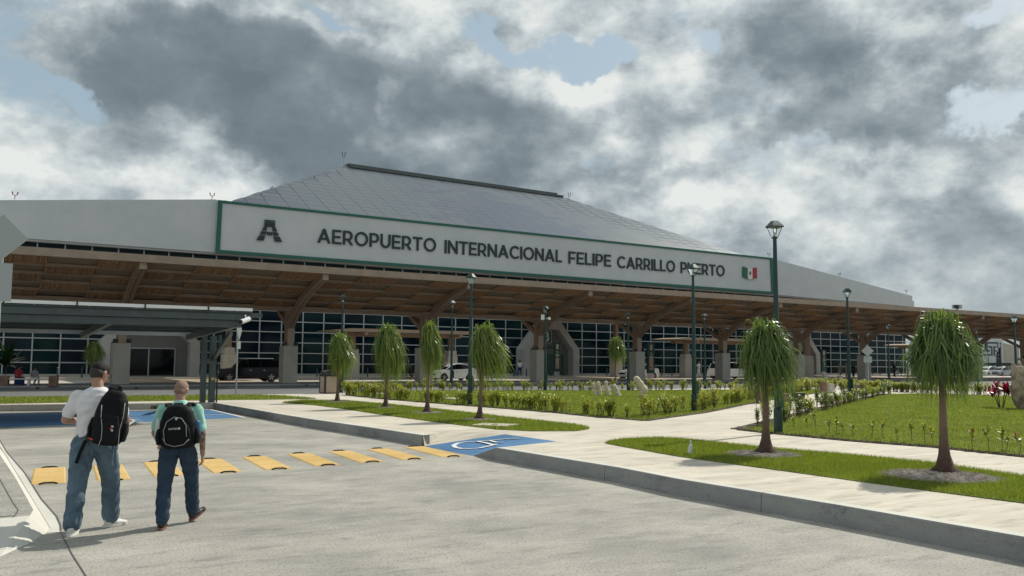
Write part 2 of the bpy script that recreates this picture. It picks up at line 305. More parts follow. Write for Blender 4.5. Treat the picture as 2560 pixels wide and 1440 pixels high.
class MB:
    def __init__(s): s.v=[]; s.f=[]; s.m=[]
    def add(s,vs,fs,mi=0):
        b=len(s.v); s.v+= [tuple(v) for v in vs]; s.f+=[tuple(i+b for i in f) for f in fs]; s.m+=[mi]*len(fs); return s
    def box(s,c,d,mi=0,rz=0,rot=None):
        x,y,z=d[0]/2,d[1]/2,d[2]/2
        p=[Vector((a*x,b*y,e*z)) for a in(-1,1) for b in(-1,1) for e in(-1,1)]
        R=rot if rot is not None else (Matrix.Rotation(rz,3,'Z') if rz else None)
        if R is not None: p=[R@q for q in p]
        c=Vector(c); p=[q+c for q in p]
        return s.add(p,[(0,1,3,2),(4,6,7,5),(0,4,5,1),(2,3,7,6),(0,2,6,4),(1,5,7,3)],mi)
    def bb(s,a,b,mi=0):
        return s.box([(a[i]+b[i])/2 for i in range(3)],[abs(b[i]-a[i]) for i in range(3)],mi)
    def beam(s,a,b,w,h,mi=0,up=(0,0,1)):
        a,b=Vector(a),Vector(b); d=(b-a); L=d.length; d.normalize(); u=Vector(up); x=d.cross(u)
        if x.length<1e-4: x=d.cross(Vector((1,0,0)))
        x.normalize(); u=x.cross(d)
        return s.box((a+b)/2,(w,L,h),mi,rot=Matrix((x,d,u)).transposed())
    def tube(s,pts,rs,n=8,mi=0,cap=True,sx=1.0):
        pts=[Vector(p) for p in pts]; k=len(pts)
        if isinstance(rs,(int,float)): rs=[rs]*k
        b=len(s.v); px=None
        for i,p in enumerate(pts):
            d=(pts[min(i+1,k-1)]-pts[max(i-1,0)])
            if d.length<1e-9: d=Vector((0,0,1))
            d.normalize()
            x=px if px is not None else (Vector((1,0,0)) if abs(d.x)<0.9 else Vector((0,1,0)))
            x=(x-d*x.dot(d)).normalized(); px=x; y=d.cross(x)
            for j in range(n):
                a=2*PI*j/n; s.v.append(tuple(p+(x*math.cos(a)*sx+y*math.sin(a))*rs[i]))
        for i in range(k-1):
            for j in range(n):
                s.f.append((b+i*n+j,b+i*n+(j+1)%n,b+(i+1)*n+(j+1)%n,b+(i+1)*n+j)); s.m.append(mi)
        if cap:
            s.f.append(tuple(b+j for j in reversed(range(n)))); s.m.append(mi); s.f.append(tuple(b+(k-1)*n+j for j in range(n))); s.m.append(mi)
        return s
    def prism(s,poly,z0,z1,mi=0,mtop=None):
        n=len(poly); a=sum(poly[i][0]*poly[(i+1)%n][1]-poly[(i+1)%n][0]*poly[i][1] for i in range(n))
        if a<0: poly=list(reversed(poly))
        f0=(lambda p:z0) if not callable(z0) else z0; f1=(lambda p:z1) if not callable(z1) else z1
        s.add([(p[0],p[1],f0(p)) for p in poly]+[(p[0],p[1],f1(p)) for p in poly],
              [tuple(range(n-1,-1,-1))]+[(i,(i+1)%n,n+(i+1)%n,n+i) for i in range(n)],mi)
        b=len(s.v)-2*n; s.f.append(tuple(b+n+i for i in range(n))); s.m.append(mi if mtop is None else mtop); return s
    def vprism(s,poly,y0,y1,mi=0):
        """polygon in the x-z plane extruded along y"""
        n=len(poly); a=sum(poly[i][0]*poly[(i+1)%n][1]-poly[(i+1)%n][0]*poly[i][1] for i in range(n))
        if a<0: poly=list(reversed(poly))
        return s.add([(p[0],y0,p[1]) for p in poly]+[(p[0],y1,p[1]) for p in poly],
              [tuple(range(n)),tuple(range(2*n-1,n-1,-1))]+[(i,n+i,n+(i+1)%n,(i+1)%n) for i in range(n)],mi)
    def lathe(s,prof,n=16,mi=0,c=(0,0)):
        b=len(s.v)
        for r,z in prof:
            for j in range(n): a=2*PI*j/n; s.v.append((c[0]+r*math.cos(a),c[1]+r*math.sin(a),z))
        for i in range(len(prof)-1):
            for j in range(n): s.f.append((b+i*n+j,b+i*n+(j+1)%n,b+(i+1)*n+(j+1)%n,b+(i+1)*n+j)); s.m.append(mi)
        s.f.append(tuple(b+j for j in reversed(range(n)))); s.m.append(mi); k=len(prof)-1; s.f.append(tuple(b+k*n+j for j in range(n))); s.m.append(mi)
        return s
    def map(s,fn): s.v=[tuple(fn(Vector(v))) for v in s.v]; return s
    def mesh(s,name,mats,smooth=False):
        me=bpy.data.meshes.new(name); me.from_pydata(s.v,[],s.f)
        for m in (mats if isinstance(mats,(list,tuple)) else [mats]): me.materials.append(MATS[m])
        me.polygons.foreach_set('material_index',s.m)
        if smooth: me.polygons.foreach_set('use_smooth',[True]*len(s.f))
        me.update(); return me
    def build(s,name,mats,parent=None,smooth=False,bevel=0,**k):
        o=bpy.data.objects.new(name,s.mesh(name,mats,smooth)); COL.objects.link(o)
        if parent: o.parent=parent
        if bevel:
            b=o.modifiers.new('bevel','BEVEL'); b.width=bevel; b.segments=2; b.limit_method='ANGLE'
        return tag(o,**k)
def copy_tree(o,parent=None,label=None):
    c=o.copy(); COL.objects.link(c)
    if parent: c.parent=parent; c.matrix_parent_inverse=o.matrix_parent_inverse.copy()
    if label: c['label']=label
    for ch in list(o.children): copy_tree(ch,c)
    return c
def inst(me,name,loc,parent=None,rz=0.0,scale=None):
    o=bpy.data.objects.new(name,me); COL.objects.link(o); o.location=loc; o.rotation_euler=(0,0,rz)
    if scale: o.scale=scale
    if parent: o.parent=parent
    return o
def xy(p): return (p[0],p[1])
def pxpoly(pts,z): return [xy(at(x,y,z)) for x,y in pts]
# ================================================================== GROUND
def sheet(name,poly,z,m,kind='structure',parent=None):
    return MB().prism(poly,z-0.03,z,0).build(name,m,parent,kind=kind)
MB().prism([(-1500,-300),(1500,-300),(1500,2500),(-1500,2500)],-0.30,-0.20).build('ground','earth_ground',kind='structure')
def wp(s,t): return xy(W(s,t))
TR=-24.5   # front edge of the service road
lot=MB().prism([wp(-80,-110),wp(60,-110),wp(60,TR-0.5),wp(-80,TR-0.5)],-0.25,0.0).build('parking_lot','lot_concrete',kind='structure')
MB().prism([wp(-90,TR-0.5),wp(190,TR-0.5),wp(190,-3.2),wp(-90,-3.2)],-0.25,-0.004).build('road','road_grey',kind='structure')
MB().prism([wp(-90,3.2),wp(190,3.2),wp(190,16.6),wp(-90,16.6)],-0.25,0.0).build('drop_off_lane','lane_concrete',kind='structure')
# apron under the columns (real kerb step)
ap=MB().prism([wp(-90,-3.2),wp(190,-3.2),wp(190,3.2),wp(-90,3.2)],-0.25,0.10).build('pavement','road_grey',kind='structure')
MB().prism([wp(-90,-3.45),wp(190,-3.45),wp(190,-3.2),wp(-90,-3.2)],-0.25,0.13).build('kerb','kerb_concrete',kind='structure')
MB().prism([wp(-90,16.6),wp(190,16.6),wp(190,24.4),wp(-90,24.4)],-0.25,0.20).build('pavement','lane_concrete',kind='structure')
for s0,s1 in [(-11.5,-0.5),(33.5,44.5),(77.5,88)]:
    MB().prism([wp(s0,3.3),wp(s1,3.3),wp(s1,16.5),wp(s0,16.5)],-0.1,0.11).build('raised_crossing','tan_concrete',kind='structure')
MB().prism([wp(-90,24.4),wp(190,24.4),wp(190,120),wp(-90,120)],-0.25,-0.01).build('ground','earth_ground',kind='structure')
# --- garden plateau
KR=[at(x,y,.22) for x,y in [(1240,1119),(1400,1145),(1550,1169),(1700,1198),(2103,1263.5),(2560,1342)]]
KRs=[wp(-12.32,t) for t in (-49.6,-51.5,-53,-54.5,-57,-60)]
F=(-1.83,18.51);D_=(-0.13,18.95);C_=(0.89,17.31);E_=(-0.27,15.95);A_=(-1.79,18.43);B_=(-0.70,16.62)
kerbL=[xy(at(x,y,.22)) for x,y in [(505,1006),(535,1006.5),(560,1011),(625,1022),(700,1035),(780,1048),(852,1058),(950,1072)]]+[F]
kerbR=[E_]+[xy(p) for p in KR[1:]]+[(4.6+0.525*6,8.04-0.851*6),(4.6+0.525*25,8.04-0.851*25)]
wallL=[(-11.26-5.9*6,32.07-2.3*6),(-11.26,32.07)]
H_=xy(at(1118,1077,.22))
plat=[wallL[0]]+[kerbL[1]]+kerbL[2:]+[H_,D_,C_]+kerbR+[wp(70,-85),wp(110,TR),wp(-60,TR)]
def cut_slabs(name,poly,z0,z1,m,slines,tlines,gap,parent):
    bm=bmesh.new(); f=bm.faces.new([bm.verts.new((p[0],p[1],0)) for p in poly])
    for s in slines:
        bmesh.ops.bisect_plane(bm,geom=bm.verts[:]+bm.edges[:]+bm.faces[:],plane_co=W(s,0),plane_no=UV)
    for t in tlines:
        bmesh.ops.bisect_plane(bm,geom=bm.verts[:]+bm.edges[:]+bm.faces[:],plane_co=W(0,t),plane_no=NV)
    polys=[[ (v.co.x,v.co.y) for v in f.verts] for f in bm.faces]; bm.free()
    for p in polys:
        bm=bmesh.new(); f=bm.faces.new([bm.verts.new((q[0],q[1],0)) for q in p])
        r=bmesh.ops.inset_individual(bm,faces=[f],thickness=gap/2,use_even_offset=True)
        inner=[(v.co.x,v.co.y) for v in f.verts]; bm.free()
        MB().prism(inner,z0,z1).build(name,m,parent)
side=MB().prism(plat,-0.2,0.195,0,1).build('sidewalk',['kerb_concrete','seam_dark'],kind='structure')
cut_slabs('paving_slab',plat,0.196,0.216,'walk_concrete',[-9.3,-6.3,-3.3],[TR-0.9-3.1*i for i in range(1,16)],0.024,side)
# --- kerbs (cast segments with a thin joint between)
def kerb_run(pts,name='kerb',w=0.16,h=0.222,seg=3.0,wout=0.015,mats=('kerb_concrete','kerb_top')):
    root=None; P=[Vector((p[0],p[1],0)) for p in pts]
    L=[0]
    for a,b in zip(P,P[1:]): L.append(L[-1]+(b-a).length)
    def ev(d):
        for i in range(len(P)-1):
            if d<=L[i+1]+1e-6: return P[i]+(P[i+1]-P[i])*((d-L[i])/max(1e-6,L[i+1]-L[i]))
        return P[-1]
    n=max(1,int(L[-1]/seg)); root=empty(name,(0,0,0)); root['kind']='structure'
    for i in range(n):
        d0,d1=L[-1]*i/n+0.006,L[-1]*(i+1)/n-0.006
        ds=[d0]+[l for l in L if d0+0.05<l<d1-0.05]+[d1]; mb=MB()
        row=[]
        for d in ds:
            p=ev(d); q=(ev(min(d+.05,L[-1]))-ev(max(d-.05,0))).normalized(); nrm=Vector((-q.y,q.x,0))*-1  # outward = right of travel
            row.append((p,nrm))
        vs=[];fs=[];ms=[]
        for p,nr in row:
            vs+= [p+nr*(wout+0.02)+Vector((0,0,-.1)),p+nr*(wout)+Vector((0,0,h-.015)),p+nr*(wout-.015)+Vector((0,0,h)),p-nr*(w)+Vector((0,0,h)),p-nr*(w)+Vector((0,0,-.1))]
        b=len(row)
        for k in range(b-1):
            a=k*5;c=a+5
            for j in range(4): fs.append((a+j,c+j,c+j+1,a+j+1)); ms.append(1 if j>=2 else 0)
        fs.append((0,1,2,3,4)); ms.append(0); e=(b-1)*5; fs.append((e+4,e+3,e+2,e+1,e)); ms.append(0)
        mb.v=[tuple(v) for v in vs]; mb.f=fs; mb.m=ms
        mb.build('kerb_segment',list(mats),root)
    return root
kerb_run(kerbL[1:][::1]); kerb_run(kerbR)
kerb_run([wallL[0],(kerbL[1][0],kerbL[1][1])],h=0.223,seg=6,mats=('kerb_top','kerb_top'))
# --- blue access ramp
rp=MB()
def z3(p,z): return (p[0],p[1],z)
TRI=[(A_,.004,B_,.004,C_,.217),(A_,.004,C_,.217,D_,.217),(B_,.004,E_,.217,C_,.217)]
rp.add([z3(A_,.004),z3(D_,.217),z3(H_,.217)],[(0,1,2)],1); rp.add([z3(A_,.004),z3(H_,.217),z3(F,.217)],[(0,1,2)],1)
for t_ in TRI: rp.add([z3(t_[0],t_[1]),z3(t_[2],t_[3]),z3(t_[4],t_[5])],[(0,1,2)],0)
rp.add([z3(E_,.217),z3(B_,.004),z3((E_[0]+.02,E_[1]),-.01)],[(0,1,2)],2)
ramp=rp.build('access_ramp',['blue_paint','walk_concrete','kerb_concrete'],kind='structure')
def ramp_pt(cx,cy,lift=0.006):
    px,py=1000+cx/5.565,1060+cy/5.565; d=ray(px,py)
    best=None
    for tri in TRI:
        a=Vector((*tri[0],tri[1]));b=Vector((*tri[2],tri[3]));c=Vector((*tri[4],tri[5])); n=(b-a).cross(c-a).normalized()
        if n.z<0: n=-n
        k=(a-CAM).dot(n)/d.dot(n); P=CAM+d*k
        # keep the face this point falls in (largest z of candidate surfaces = visible one)
        if best is None or P.z>best.z: pass
        def inside(P,a,b,c):
            s=[(b.x-a.x)*(P.y-a.y)-(b.y-a.y)*(P.x-a.x),(c.x-b.x)*(P.y-b.y)-(c.y-b.y)*(P.x-b.x),(a.x-c.x)*(P.y-c.y)-(a.y-c.y)*(P.x-c.x)]
            return all(x>=-.02 for x in s) or all(x<=.02 for x in s)
        if inside(P,a,b,c): best=P+n*lift
    return best if best else at(px,py,.1)
def stroke_on(name,pts,w,fn,parent,m='white_paint'):
    P=[fn(*p) for p in pts]; mb=MB(); vs=[]
    for i,p in enumerate(P):
        d=(P[min(i+1,len(P)-1)]-P[max(0,i-1)]); d.z=0; d.normalize(); n=Vector((-d.y,d.x,0))*w/2
        vs+=[p+n,p-n]
    mb.add(vs,[(2*i,2*i+1,2*i+3,2*i+2) for i in range(len(P)-1)]); return mb.build(name,m,parent)
wc=empty('wheelchair_symbol',(0,0,0),label='white wheelchair symbol painted on the blue kerb ramp',cat='ground marking')
stroke_on('wheel',[(1120,335),(1000,346),(860,345),(770,327),(745,300),(800,270),(900,252),(1050,245)],0.10,ramp_pt,wc)
stroke_on('torso',[(1060,246),(1250,232),(1450,214),(1560,204),(1660,205)],0.09,lambda x,y:ramp_pt(x,y,.010),wc)
stroke_on('seat_line',[(1080,248),(1200,272),(1320,302)],0.09,lambda x,y:ramp_pt(x,y,.014),wc)
stroke_on('arm_line',[(1250,236),(1340,262),(1440,262)],0.08,lambda x,y:ramp_pt(x,y,.014),wc)
stroke_on('leg_line',[(1110,345),(1230,318),(1350,292)],0.08,lambda x,y:ramp_pt(x,y,.018),wc)
# --- blue parking bays and painted edge lines
bay=empty('parking_bay_marking',(0,0,0),label='blue painted disabled parking bays with white outline by the numbered kerb',cat='ground marking')
MB().prism(pxpoly([(-200,1040),(525,1024),(602,1044),(345,1056),(-200,1076)],0),0.0005,.004).build('bay_paint','blue_paint',bay)
for pts,w in [([(525,1023.5),(612,1044)],.10),([(612,1044),(345,1057),(170,1062)],.05),([(455,1040),(520,1037),(560,1036)],.08)]:
    stroke_on('bay_line',pts,w,lambda x,y:at(x,y,.009),bay)
for i in range(4): stroke_on('hatch_line',[(300+i*3,1044+i*4.2),(345+i*6,1045+i*4)],.07,lambda x,y:at(x,y,.009),bay)
# --- left foreground kerb island with a flared end
isl=empty('kerb_island',(0,0,0)); isl['kind']='structure'
top=[(-260,1100),(-30,1100),(0,1137),(40,1197),(83,1275),(75,1289),(0,1296),(-260,1310)]
T15=[at(x,y,.17) for x,y in top]
MB().prism([xy(p) for p in T15],-.1,.17).build('island_top','lot_concrete',isl)
MB().prism(pxpoly([(-260,1110),(-60,1110),(-20,1165),(30,1255),(44,1275),(36,1290),(-260,1306)],.17),.1705,.176).build('paving_slab','lot_concrete',isl)
out=[(-20,1100),(10,1133),(60,1215),(100,1280),(125,1322),(118,1331)]
G0=[at(x,y,.002) for x,y in out]; TT=[T15[1],T15[2],T15[3],(T15[3]+T15[4])/2,T15[4],T15[5]]
f=MB(); vs=[]
for a,b in zip(TT,G0): vs+=[a+Vector((0,0,.001)),b]
f.add(vs,[(2*i,2*i+1,2*i+3,2*i+2) for i in range(5)]); f.build('kerb_face','kerb_top',isl)
r0=MB(); c=[T15[5]+Vector((0,0,.001)),T15[6]+Vector((0,0,.001)),at(-260,1310,.171),at(-260,1400,.002),at(0,1392,.002),at(70,1360,.002),at(118,1331,.002)]
r0.add(c,[(0,1,4,5),(1,2,3,4),(0,5,6)]); r0.build('ramp_face','kerb_top',isl)
stroke_on('joint_line',[(-60,1106),(-20,1163),(30,1253),(45,1275),(36,1291),(-100,1298)],.014,lambda x,y:at(x,y,.1775),isl,'seam_dark')
# gutter slab outside the island kerb
MB().prism(pxpoly([(0,1100),(18,1130),(60,1180),(100,1245),(140,1290),(151,1325),(150,1331),(118,1333),(126,1322),(60,1213),(10,1131),(-10,1100)],0),0.0004,.005).build('gutter_slab','kerb_top',isl)
def groove(pts,w=0.018,z=.0045): 
    return stroke_on('joint_line',pts,w,lambda x,y:at(x,y,z),lot,'seam_dark')
groove([(-10,1085),(18,1131),(62,1182),(103,1247),(141,1290),(151,1312),(152,1326)],z=.009); groove([(150,1327),(180,1385),(225,1455)],.012)
# faint saw-cut joints of the lot slabs
for s in (): 
    mb=MB(); a,b=W(s,-31,.0035),W(s,-72,.0035); mb.beam(a,b,.007,.002); mb.build('joint_line','seam_dark',lot)
for t in (): 
    mb=MB(); mb.beam(W(-60,t,.0035),W(-12.7,t,.0035),.007,.002); mb.build('joint_line','seam_dark',lot)
# --- lawns (sheet + real blades)
STRIP1=[(706,1006.5),(760,1001),(863,1002),(990,1013),(1100,1024),(1240,1040),(1350,1052),(1440,1062),(1472,1068),(1474,1072),(1440,1077),(1330,1077.5),(1240,1073),(1090,1055),(958,1037),(860,1022),(790,1013)]
STRIP2=[(1512,1107),(1530,1102),(1560,1098),(1640,1094.5),(1700,1097),(1790,1106),(1888,1117),(2000,1127),(2137,1138),(2338,1158),(2560,1190),(2900,1232),(3000,1330),(2560,1257),(2338,1228),(2137,1201),(1935,1173),(1800,1155),(1700,1141),(1590,1122),(1540,1113)]
STRIP0=[(-300,998),(0,993),(300,990),(640,987),(700,989),(760,993),(793,996.5),(760,997.5),(640,999),(400,1002),(0,1009),(-300,1015)]
LAWN1=[(862,986),(870,977),(1100,976.5),(1880,974.5),(2085,971),(2050,981),(1905,1002),(1760,1031),(1612,1050.5),(1480,1040),(1386,1030),(1208,1016),(1000,1000)]
LAWN2=[(1853,1075),(1900,1062),(2009,1033),(2121,1005),(2214,985),(2300,984),(2560,990),(3300,1012),(3400,1225),(2560,1140.5),(2338,1117),(2137,1102),(1935,1083)]
LZ=.226
lawns={}
for nm,pl in [('verge',STRIP0),('verge',STRIP1),('verge',STRIP2),('lawn',LAWN1),('lawn',LAWN2)]:
    poly=pxpoly(pl,LZ); MB().prism(poly,.19,LZ).build(nm,'lawn_ground',kind='structure'); lawns[id(pl)]=poly
def inpoly(P,poly):
    x,y=P[:,0],P[:,1]; r=np.zeros(len(P),bool); n=len(poly)
    for i in range(n):
        x0,y0=poly[i];x1,y1=poly[(i+1)%n]
        if y0==y1: continue
        c=((y0>y)!=(y1>y))&(x<(x1-x0)*(y-y0)/(y1-y0)+x0); r^=c
    return r
def scatter(poly,n,dmax=None):
    a=np.array(poly); lo,hi=a.min(0),a.max(0); out=[]; k=0
    while k<n:
        P=rng.uniform(lo,hi,(n*2,2)); P=P[inpoly(P,poly)]
        if dmax is not None:
            d=np.hypot(P[:,0],P[:,1]); P=P[rng.random(len(P))<np.clip((dmax/d)**1.6,0,1)]
        # inside the view only (plus a margin)
        m=np.abs(P[:,0]-0.0)<0.68*P[:,1]+1.5; P=P[m]
        out.append(P); k+=len(P)
    return np.concatenate(out)[:n]
GRAV=[(2350,1192,.72),(1908,1137,.60),(1200,1050,.40),(1070,1033,.48),(962,1020,.34),(843,1006,.48)]
def grass(name,poly,n,h,w,dmax=None,z=LZ):
    P=scatter(poly,n,dmax)
    for gx,gy,gr in GRAV:
        c=at(gx,gy,.226); dd=np.hypot(P[:,0]-c.x,P[:,1]-c.y); P=P[(dd>gr*(.93+.1*np.sin(7*np.arctan2(P[:,1]-c.y,P[:,0]-c.x))))]
    n=len(P); a=rng.uniform(0,2*PI,n); sc_=np.hypot(P[:,0],P[:,1]); 
    ww=w*np.clip(sc_/14,0.8,3.2); hh=h*rng.uniform(.45,1.25,n)
    dx,dy=np.cos(a)*ww/2,np.sin(a)*ww/2; lx=rng.normal(0,.45,n)*hh; ly=rng.normal(0,.45,n)*hh
    V=np.zeros((n,3,3)); V[:,0,0]=P[:,0]-dx;V[:,0,1]=P[:,1]-dy;V[:,1,0]=P[:,0]+dx;V[:,1,1]=P[:,1]+dy;V[:,2,0]=P[:,0]+lx;V[:,2,1]=P[:,1]+ly
    V[:,:,2]=z-.003; V[:,2,2]=z+hh
    me=bpy.data.meshes.new(name); me.vertices.add(3*n); me.vertices.foreach_set('co',V.reshape(-1)); me.loops.add(3*n); me.loops.foreach_set('vertex_index',np.arange(3*n,dtype=np.int32))
    me.polygons.add(n); me.polygons.foreach_set('loop_start',np.arange(0,3*n,3,dtype=np.int32)); me.polygons.foreach_set('loop_total',np.full(n,3,dtype=np.int32)); me.materials.append(MATS['grass_blade']); me.update(); me.validate()
    o=bpy.data.objects.new('grass',me); COL.objects.link(o); tag(o,kind='stuff'); o['label']=name; return o
grass('clipped green grass of the long verge on the left below the road',lawns[id(STRIP0)],16000,.06,.012)
grass('clipped green grass of the verge under the row of four small palms',lawns[id(STRIP1)],60000,.055,.009)
grass('clipped green grass of the near verge beside the foreground kerb',lawns[id(STRIP2)],110000,.05,.006)
grass('short grass of the lawn with the stone hand',lawns[id(LAWN1)],120000,.045,.008,dmax=26)
grass('short grass of the large lawn on the right',lawns[id(LAWN2)],150000,.045,.007,dmax=20)
# --- mulch edges: dark soil strip with lumps
def strip_world(pts,w0,z):  # polyline px -> polygon around it (world width)
    P=[at(x,y,z) for x,y in pts]; L=[];R=[]
    for i,p in enumerate(P):
        d=(P[min(i+1,len(P)-1)]-P[max(0,i-1)]).normalized(); n=Vector((-d.y,d.x,0))
        L.append(xy(p+n*w0)); R.append(xy(p-n*w0))
    return L+R[::-1]
def mulch(pts,w,label,n):
    poly=strip_world(pts,w,LZ); MB().prism(poly,.2,LZ+.006).build('soil_bed','soil',kind='structure')
    P=scatter(poly,n); vs=[];fs=[]
    for x,y in P:
        r=random.uniform(.008,.032); b=len(vs); q=[Vector((random.uniform(-1,1),random.uniform(-1,1),random.uniform(0,.9))).normalized()*r*random.uniform(.6,1.3) for _ in range(4)]
        for k,v in enumerate([(1,0,0),(-.5,.87,0),(-.5,-.87,0),(0,0,.9)]):
            vs.append((x+v[0]*r*random.uniform(.6,1.4),y+v[1]*r*random.uniform(.6,1.4),LZ+.004+v[2]*r*random.uniform(.5,1.2)))
        fs+=[(b,b+1,b+3),(b+1,b+2,b+3),(b+2,b,b+3)]
    mb=MB(); mb.add(vs,fs); o=mb.build('mulch','soil',kind='stuff'); o['label']=label
FRONT2=[(1850,1074),(1935,1083.5),(2137,1102.5),(2338,1117.5),(2560,1141),(2800,1166)]
LEFT2=[(1853,1073),(1930,1054),(2009,1033),(2121,1005),(2214,985)]
FRONT1=[(870,988),(1000,1001),(1208,1017),(1386,1031),(1480,1041),(1612,1051)]
RIGHT1=[(1612,1051),(1760,1031),(1905,1002),(2050,981)]
mulch(FRONT2,.10,'dark mulch lumps along the front edge of the right lawn',1500)
mulch(LEFT2,.25,'dark mulch lumps along the path side of the right lawn',1500)
mulch(FRONT1,.10,'dark mulch lumps along the front edge of the lawn with the stone hand',900)
mulch(RIGHT1,.12,'dark mulch lumps along the path side of the lawn with the stone hand',600)

# ================================================================== TERMINAL
# --- glyph outlines in cap-height units
def arc(cx,cy,rx,ry,a0,a1,n=10): return [(cx+rx*math.cos(math.radians(a0+(a1-a0)*i/n)),cy+ry*math.sin(math.radians(a0+(a1-a0)*i/n))) for i in range(n+1)]
def ribbon(pts,w):
    L=[];R=[]
    for i,p in enumerate(pts):
        a=Vector(pts[max(0,i-1)]);b=Vector(pts[min(len(pts)-1,i+1)]); d=(b-a).normalized(); n=Vector((-d.y,d.x))*w/2
        L.append((p[0]+n.x,p[1]+n.y)); R.append((p[0]-n.x,p[1]-n.y))
    return L+R[::-1]
k_=.155
GL={
'I':(k_,[[(0,0),(k_,0),(k_,1),(0,1)]]),
'L':(.60,[[(0,0),(.60,0),(.60,.14),(k_,.14),(k_,1),(0,1)]]),
'E':(.66,[[(0,0),(.66,0),(.66,.14),(k_,.14),(k_,.43),(.60,.43),(.60,.57),(k_,.57),(k_,.86),(.65,.86),(.65,1),(0,1)]]),
'F':(.64,[[(0,0),(k_,0),(k_,.38),(.59,.38),(.59,.52),(k_,.52),(k_,.86),(.64,.86),(.64,1),(0,1)]]),
'T':(.76,[[(.30,0),(.46,0),(.46,.86),(.76,.86),(.76,1),(0,1),(0,.86),(.30,.86)]]),
'N':(.82,[[(0,0),(k_,0),(k_,.72),(.68,0),(.82,0),(.82,1),(.665,1),(.665,.28),(.14,1),(0,1)]]),
'U':(.78,[[(0,1),(0,.40)]+arc(.39,.39,.39,.40,180,360,12)[1:]+[(.78,1),(.625,1),(.625,.41)]+arc(.39,.40,.235,.26,0,-180,12)[1:]+[(k_,1)]]),
'A':(.94,[[(0,0),(.165,0),(.265,.23),(.675,.23),(.775,0),(.94,0),(.545,1),(.395,1)],[(.325,.36),(.615,.36),(.47,.73)]]),
'P':(.71,[[(0,0),(k_,0),(k_,.32),(.40,.32)]+arc(.40,.66,.31,.34,-90,90,10)+[(0,1)],[(k_,.455),(.39,.455)]+arc(.39,.66,.165,.205,-90,90,8)+[(k_,.865)]]),
'R':(.75,[[(0,0),(k_,0),(k_,.31),(.355,.31),(.575,0),(.75,0),(.515,.345)]+arc(.40,.66,.31,.34,-62,90,10)+[(0,1)],[(k_,.445),(.39,.445)]+arc(.39,.66,.165,.21,-90,90,8)+[(k_,.865)]]),
'O':(1.0,[arc(.5,.5,.5,.515,0,350,26),arc(.5,.5,.35,.37,0,350,26)]),
'C':(.87,[arc(.5,.5,.5,.515,42,318,22)+arc(.5,.5,.35,.37,318-4,46,20)]),
'D':(.84,[[(0,0),(.36,0)]+arc(.36,.5,.46,.5,-90,90,12)+[(0,1)],[(k_,.14),(.35,.14)]+arc(.35,.5,.31,.36,-90,90,10)+[(k_,.86)]]),
'3':(.66,[ribbon([(.06,.88),(.2,.96)]+arc(.30,.74,.24,.20,80,-80,8)+arc(.30,.30,.28,.25,80,-140,10),.13)]),
'2':(.62,[ribbon(arc(.30,.70,.25,.24,160,-30,10)+[(.40,.42),(.12,.07),(.60,.07)],.13)]),
'7':(.6,[ribbon([(.03,.93),(.53,.93),(.22,0.0)],.13)]),
'8':(.62,[arc(.31,.74,.27,.26,0,350,16),arc(.31,.74,.13,.13,0,350,12),arc(.31,.26,.30,.27,10,358,16),arc(.31,.26,.16,.14,10,358,12)]),
'-':(.35,[[(0,.42),(.35,.42),(.35,.56),(0,.56)]]),
}
GMESH={}
def glyph_mesh(ch,m,depth=0.08):
    key=(ch,m,depth)
    if key in GMESH: return GMESH[key]
    cu=bpy.data.curves.new('g','CURVE'); cu.dimensions='2D'; cu.fill_mode='BOTH'; cu.extrude=depth/2; cu.offset=0.008
    for lp in GL[ch][1]:
        sp=cu.splines.new('POLY'); sp.points.add(len(lp)-1)
        for i,(x,y) in enumerate(lp): sp.points[i].co=(x,y,0,1)
        sp.use_cyclic_u=True
    o=bpy.data.objects.new('g',cu); COL.objects.link(o); dg=bpy.context.evaluated_depsgraph_get(); me=bpy.data.meshes.new_from_object(o.evaluated_get(dg)); bpy.data.objects.remove(o)
    me.name='letter'; me.materials.clear(); me.materials.append(MATS[m]); GMESH[key]=me; return me
def word(txt,s0,s1,z0,z1,t,parent,m='letter_navy',depth=.10,gap=.13,name='letter'):
    """word laid in the local x-z plane of parent, from x=s0 to s1, facing -y"""
    wid=sum(GL[c][0] for c in txt)+gap*(len(txt)-1); sx=(s1-s0)/wid; x=s0
    for c in txt:
        h=z1-z0; o=inst(glyph_mesh(c,m),name,(x,t,z0+ (0)),parent); o.rotation_euler=(PI/2,0,0); o.scale=(sx,h,depth/.08)
        x+=(GL[c][0]+gap)*sx
def local(name,label,cat,group=None): return empty(name,ORG,RU,label,cat,group)
TB=local('terminal_building','long low airport terminal with dark glass wall, white fascia and grey panelled hipped roof','airport terminal')
TG=24.0
# shell behind the glass
MB().bb((-60,24.35,-.1),(110.2,78,11.0)).build('wall','dark_glass',TB)
# fascias

MB().vprism([(-45,12.42),(-0.36,12.17),(-0.30,17.37),(-45,12.60)],22.95,25.2).build('fascia','stucco',TB)
MB().vprism([(77.5,11.66),(77.2,16.83),(79.3,16.62),(110.3,12.9),(110.3,11.18)],22.95,25.2).build('fascia','stucco',TB)
MB().bb((110.3,25.25,11.05),(114.2,40,12.4)).build('fascia','stucco',TB)
MB().vprism([(-45,12.42),(-.36,12.17),(77.5,11.66),(110.3,11.18),(110.3,11.02),(77.5,11.48),(-.36,11.98),(-45,12.2)],23.2,24.3).build('soffit','mullion',TB)
MB().vprism([(-0.35,12.2),(77.4,11.7),(77.2,16.8),(-.3,17.3)],23.0,24.8).build('wall','stucco',TB)
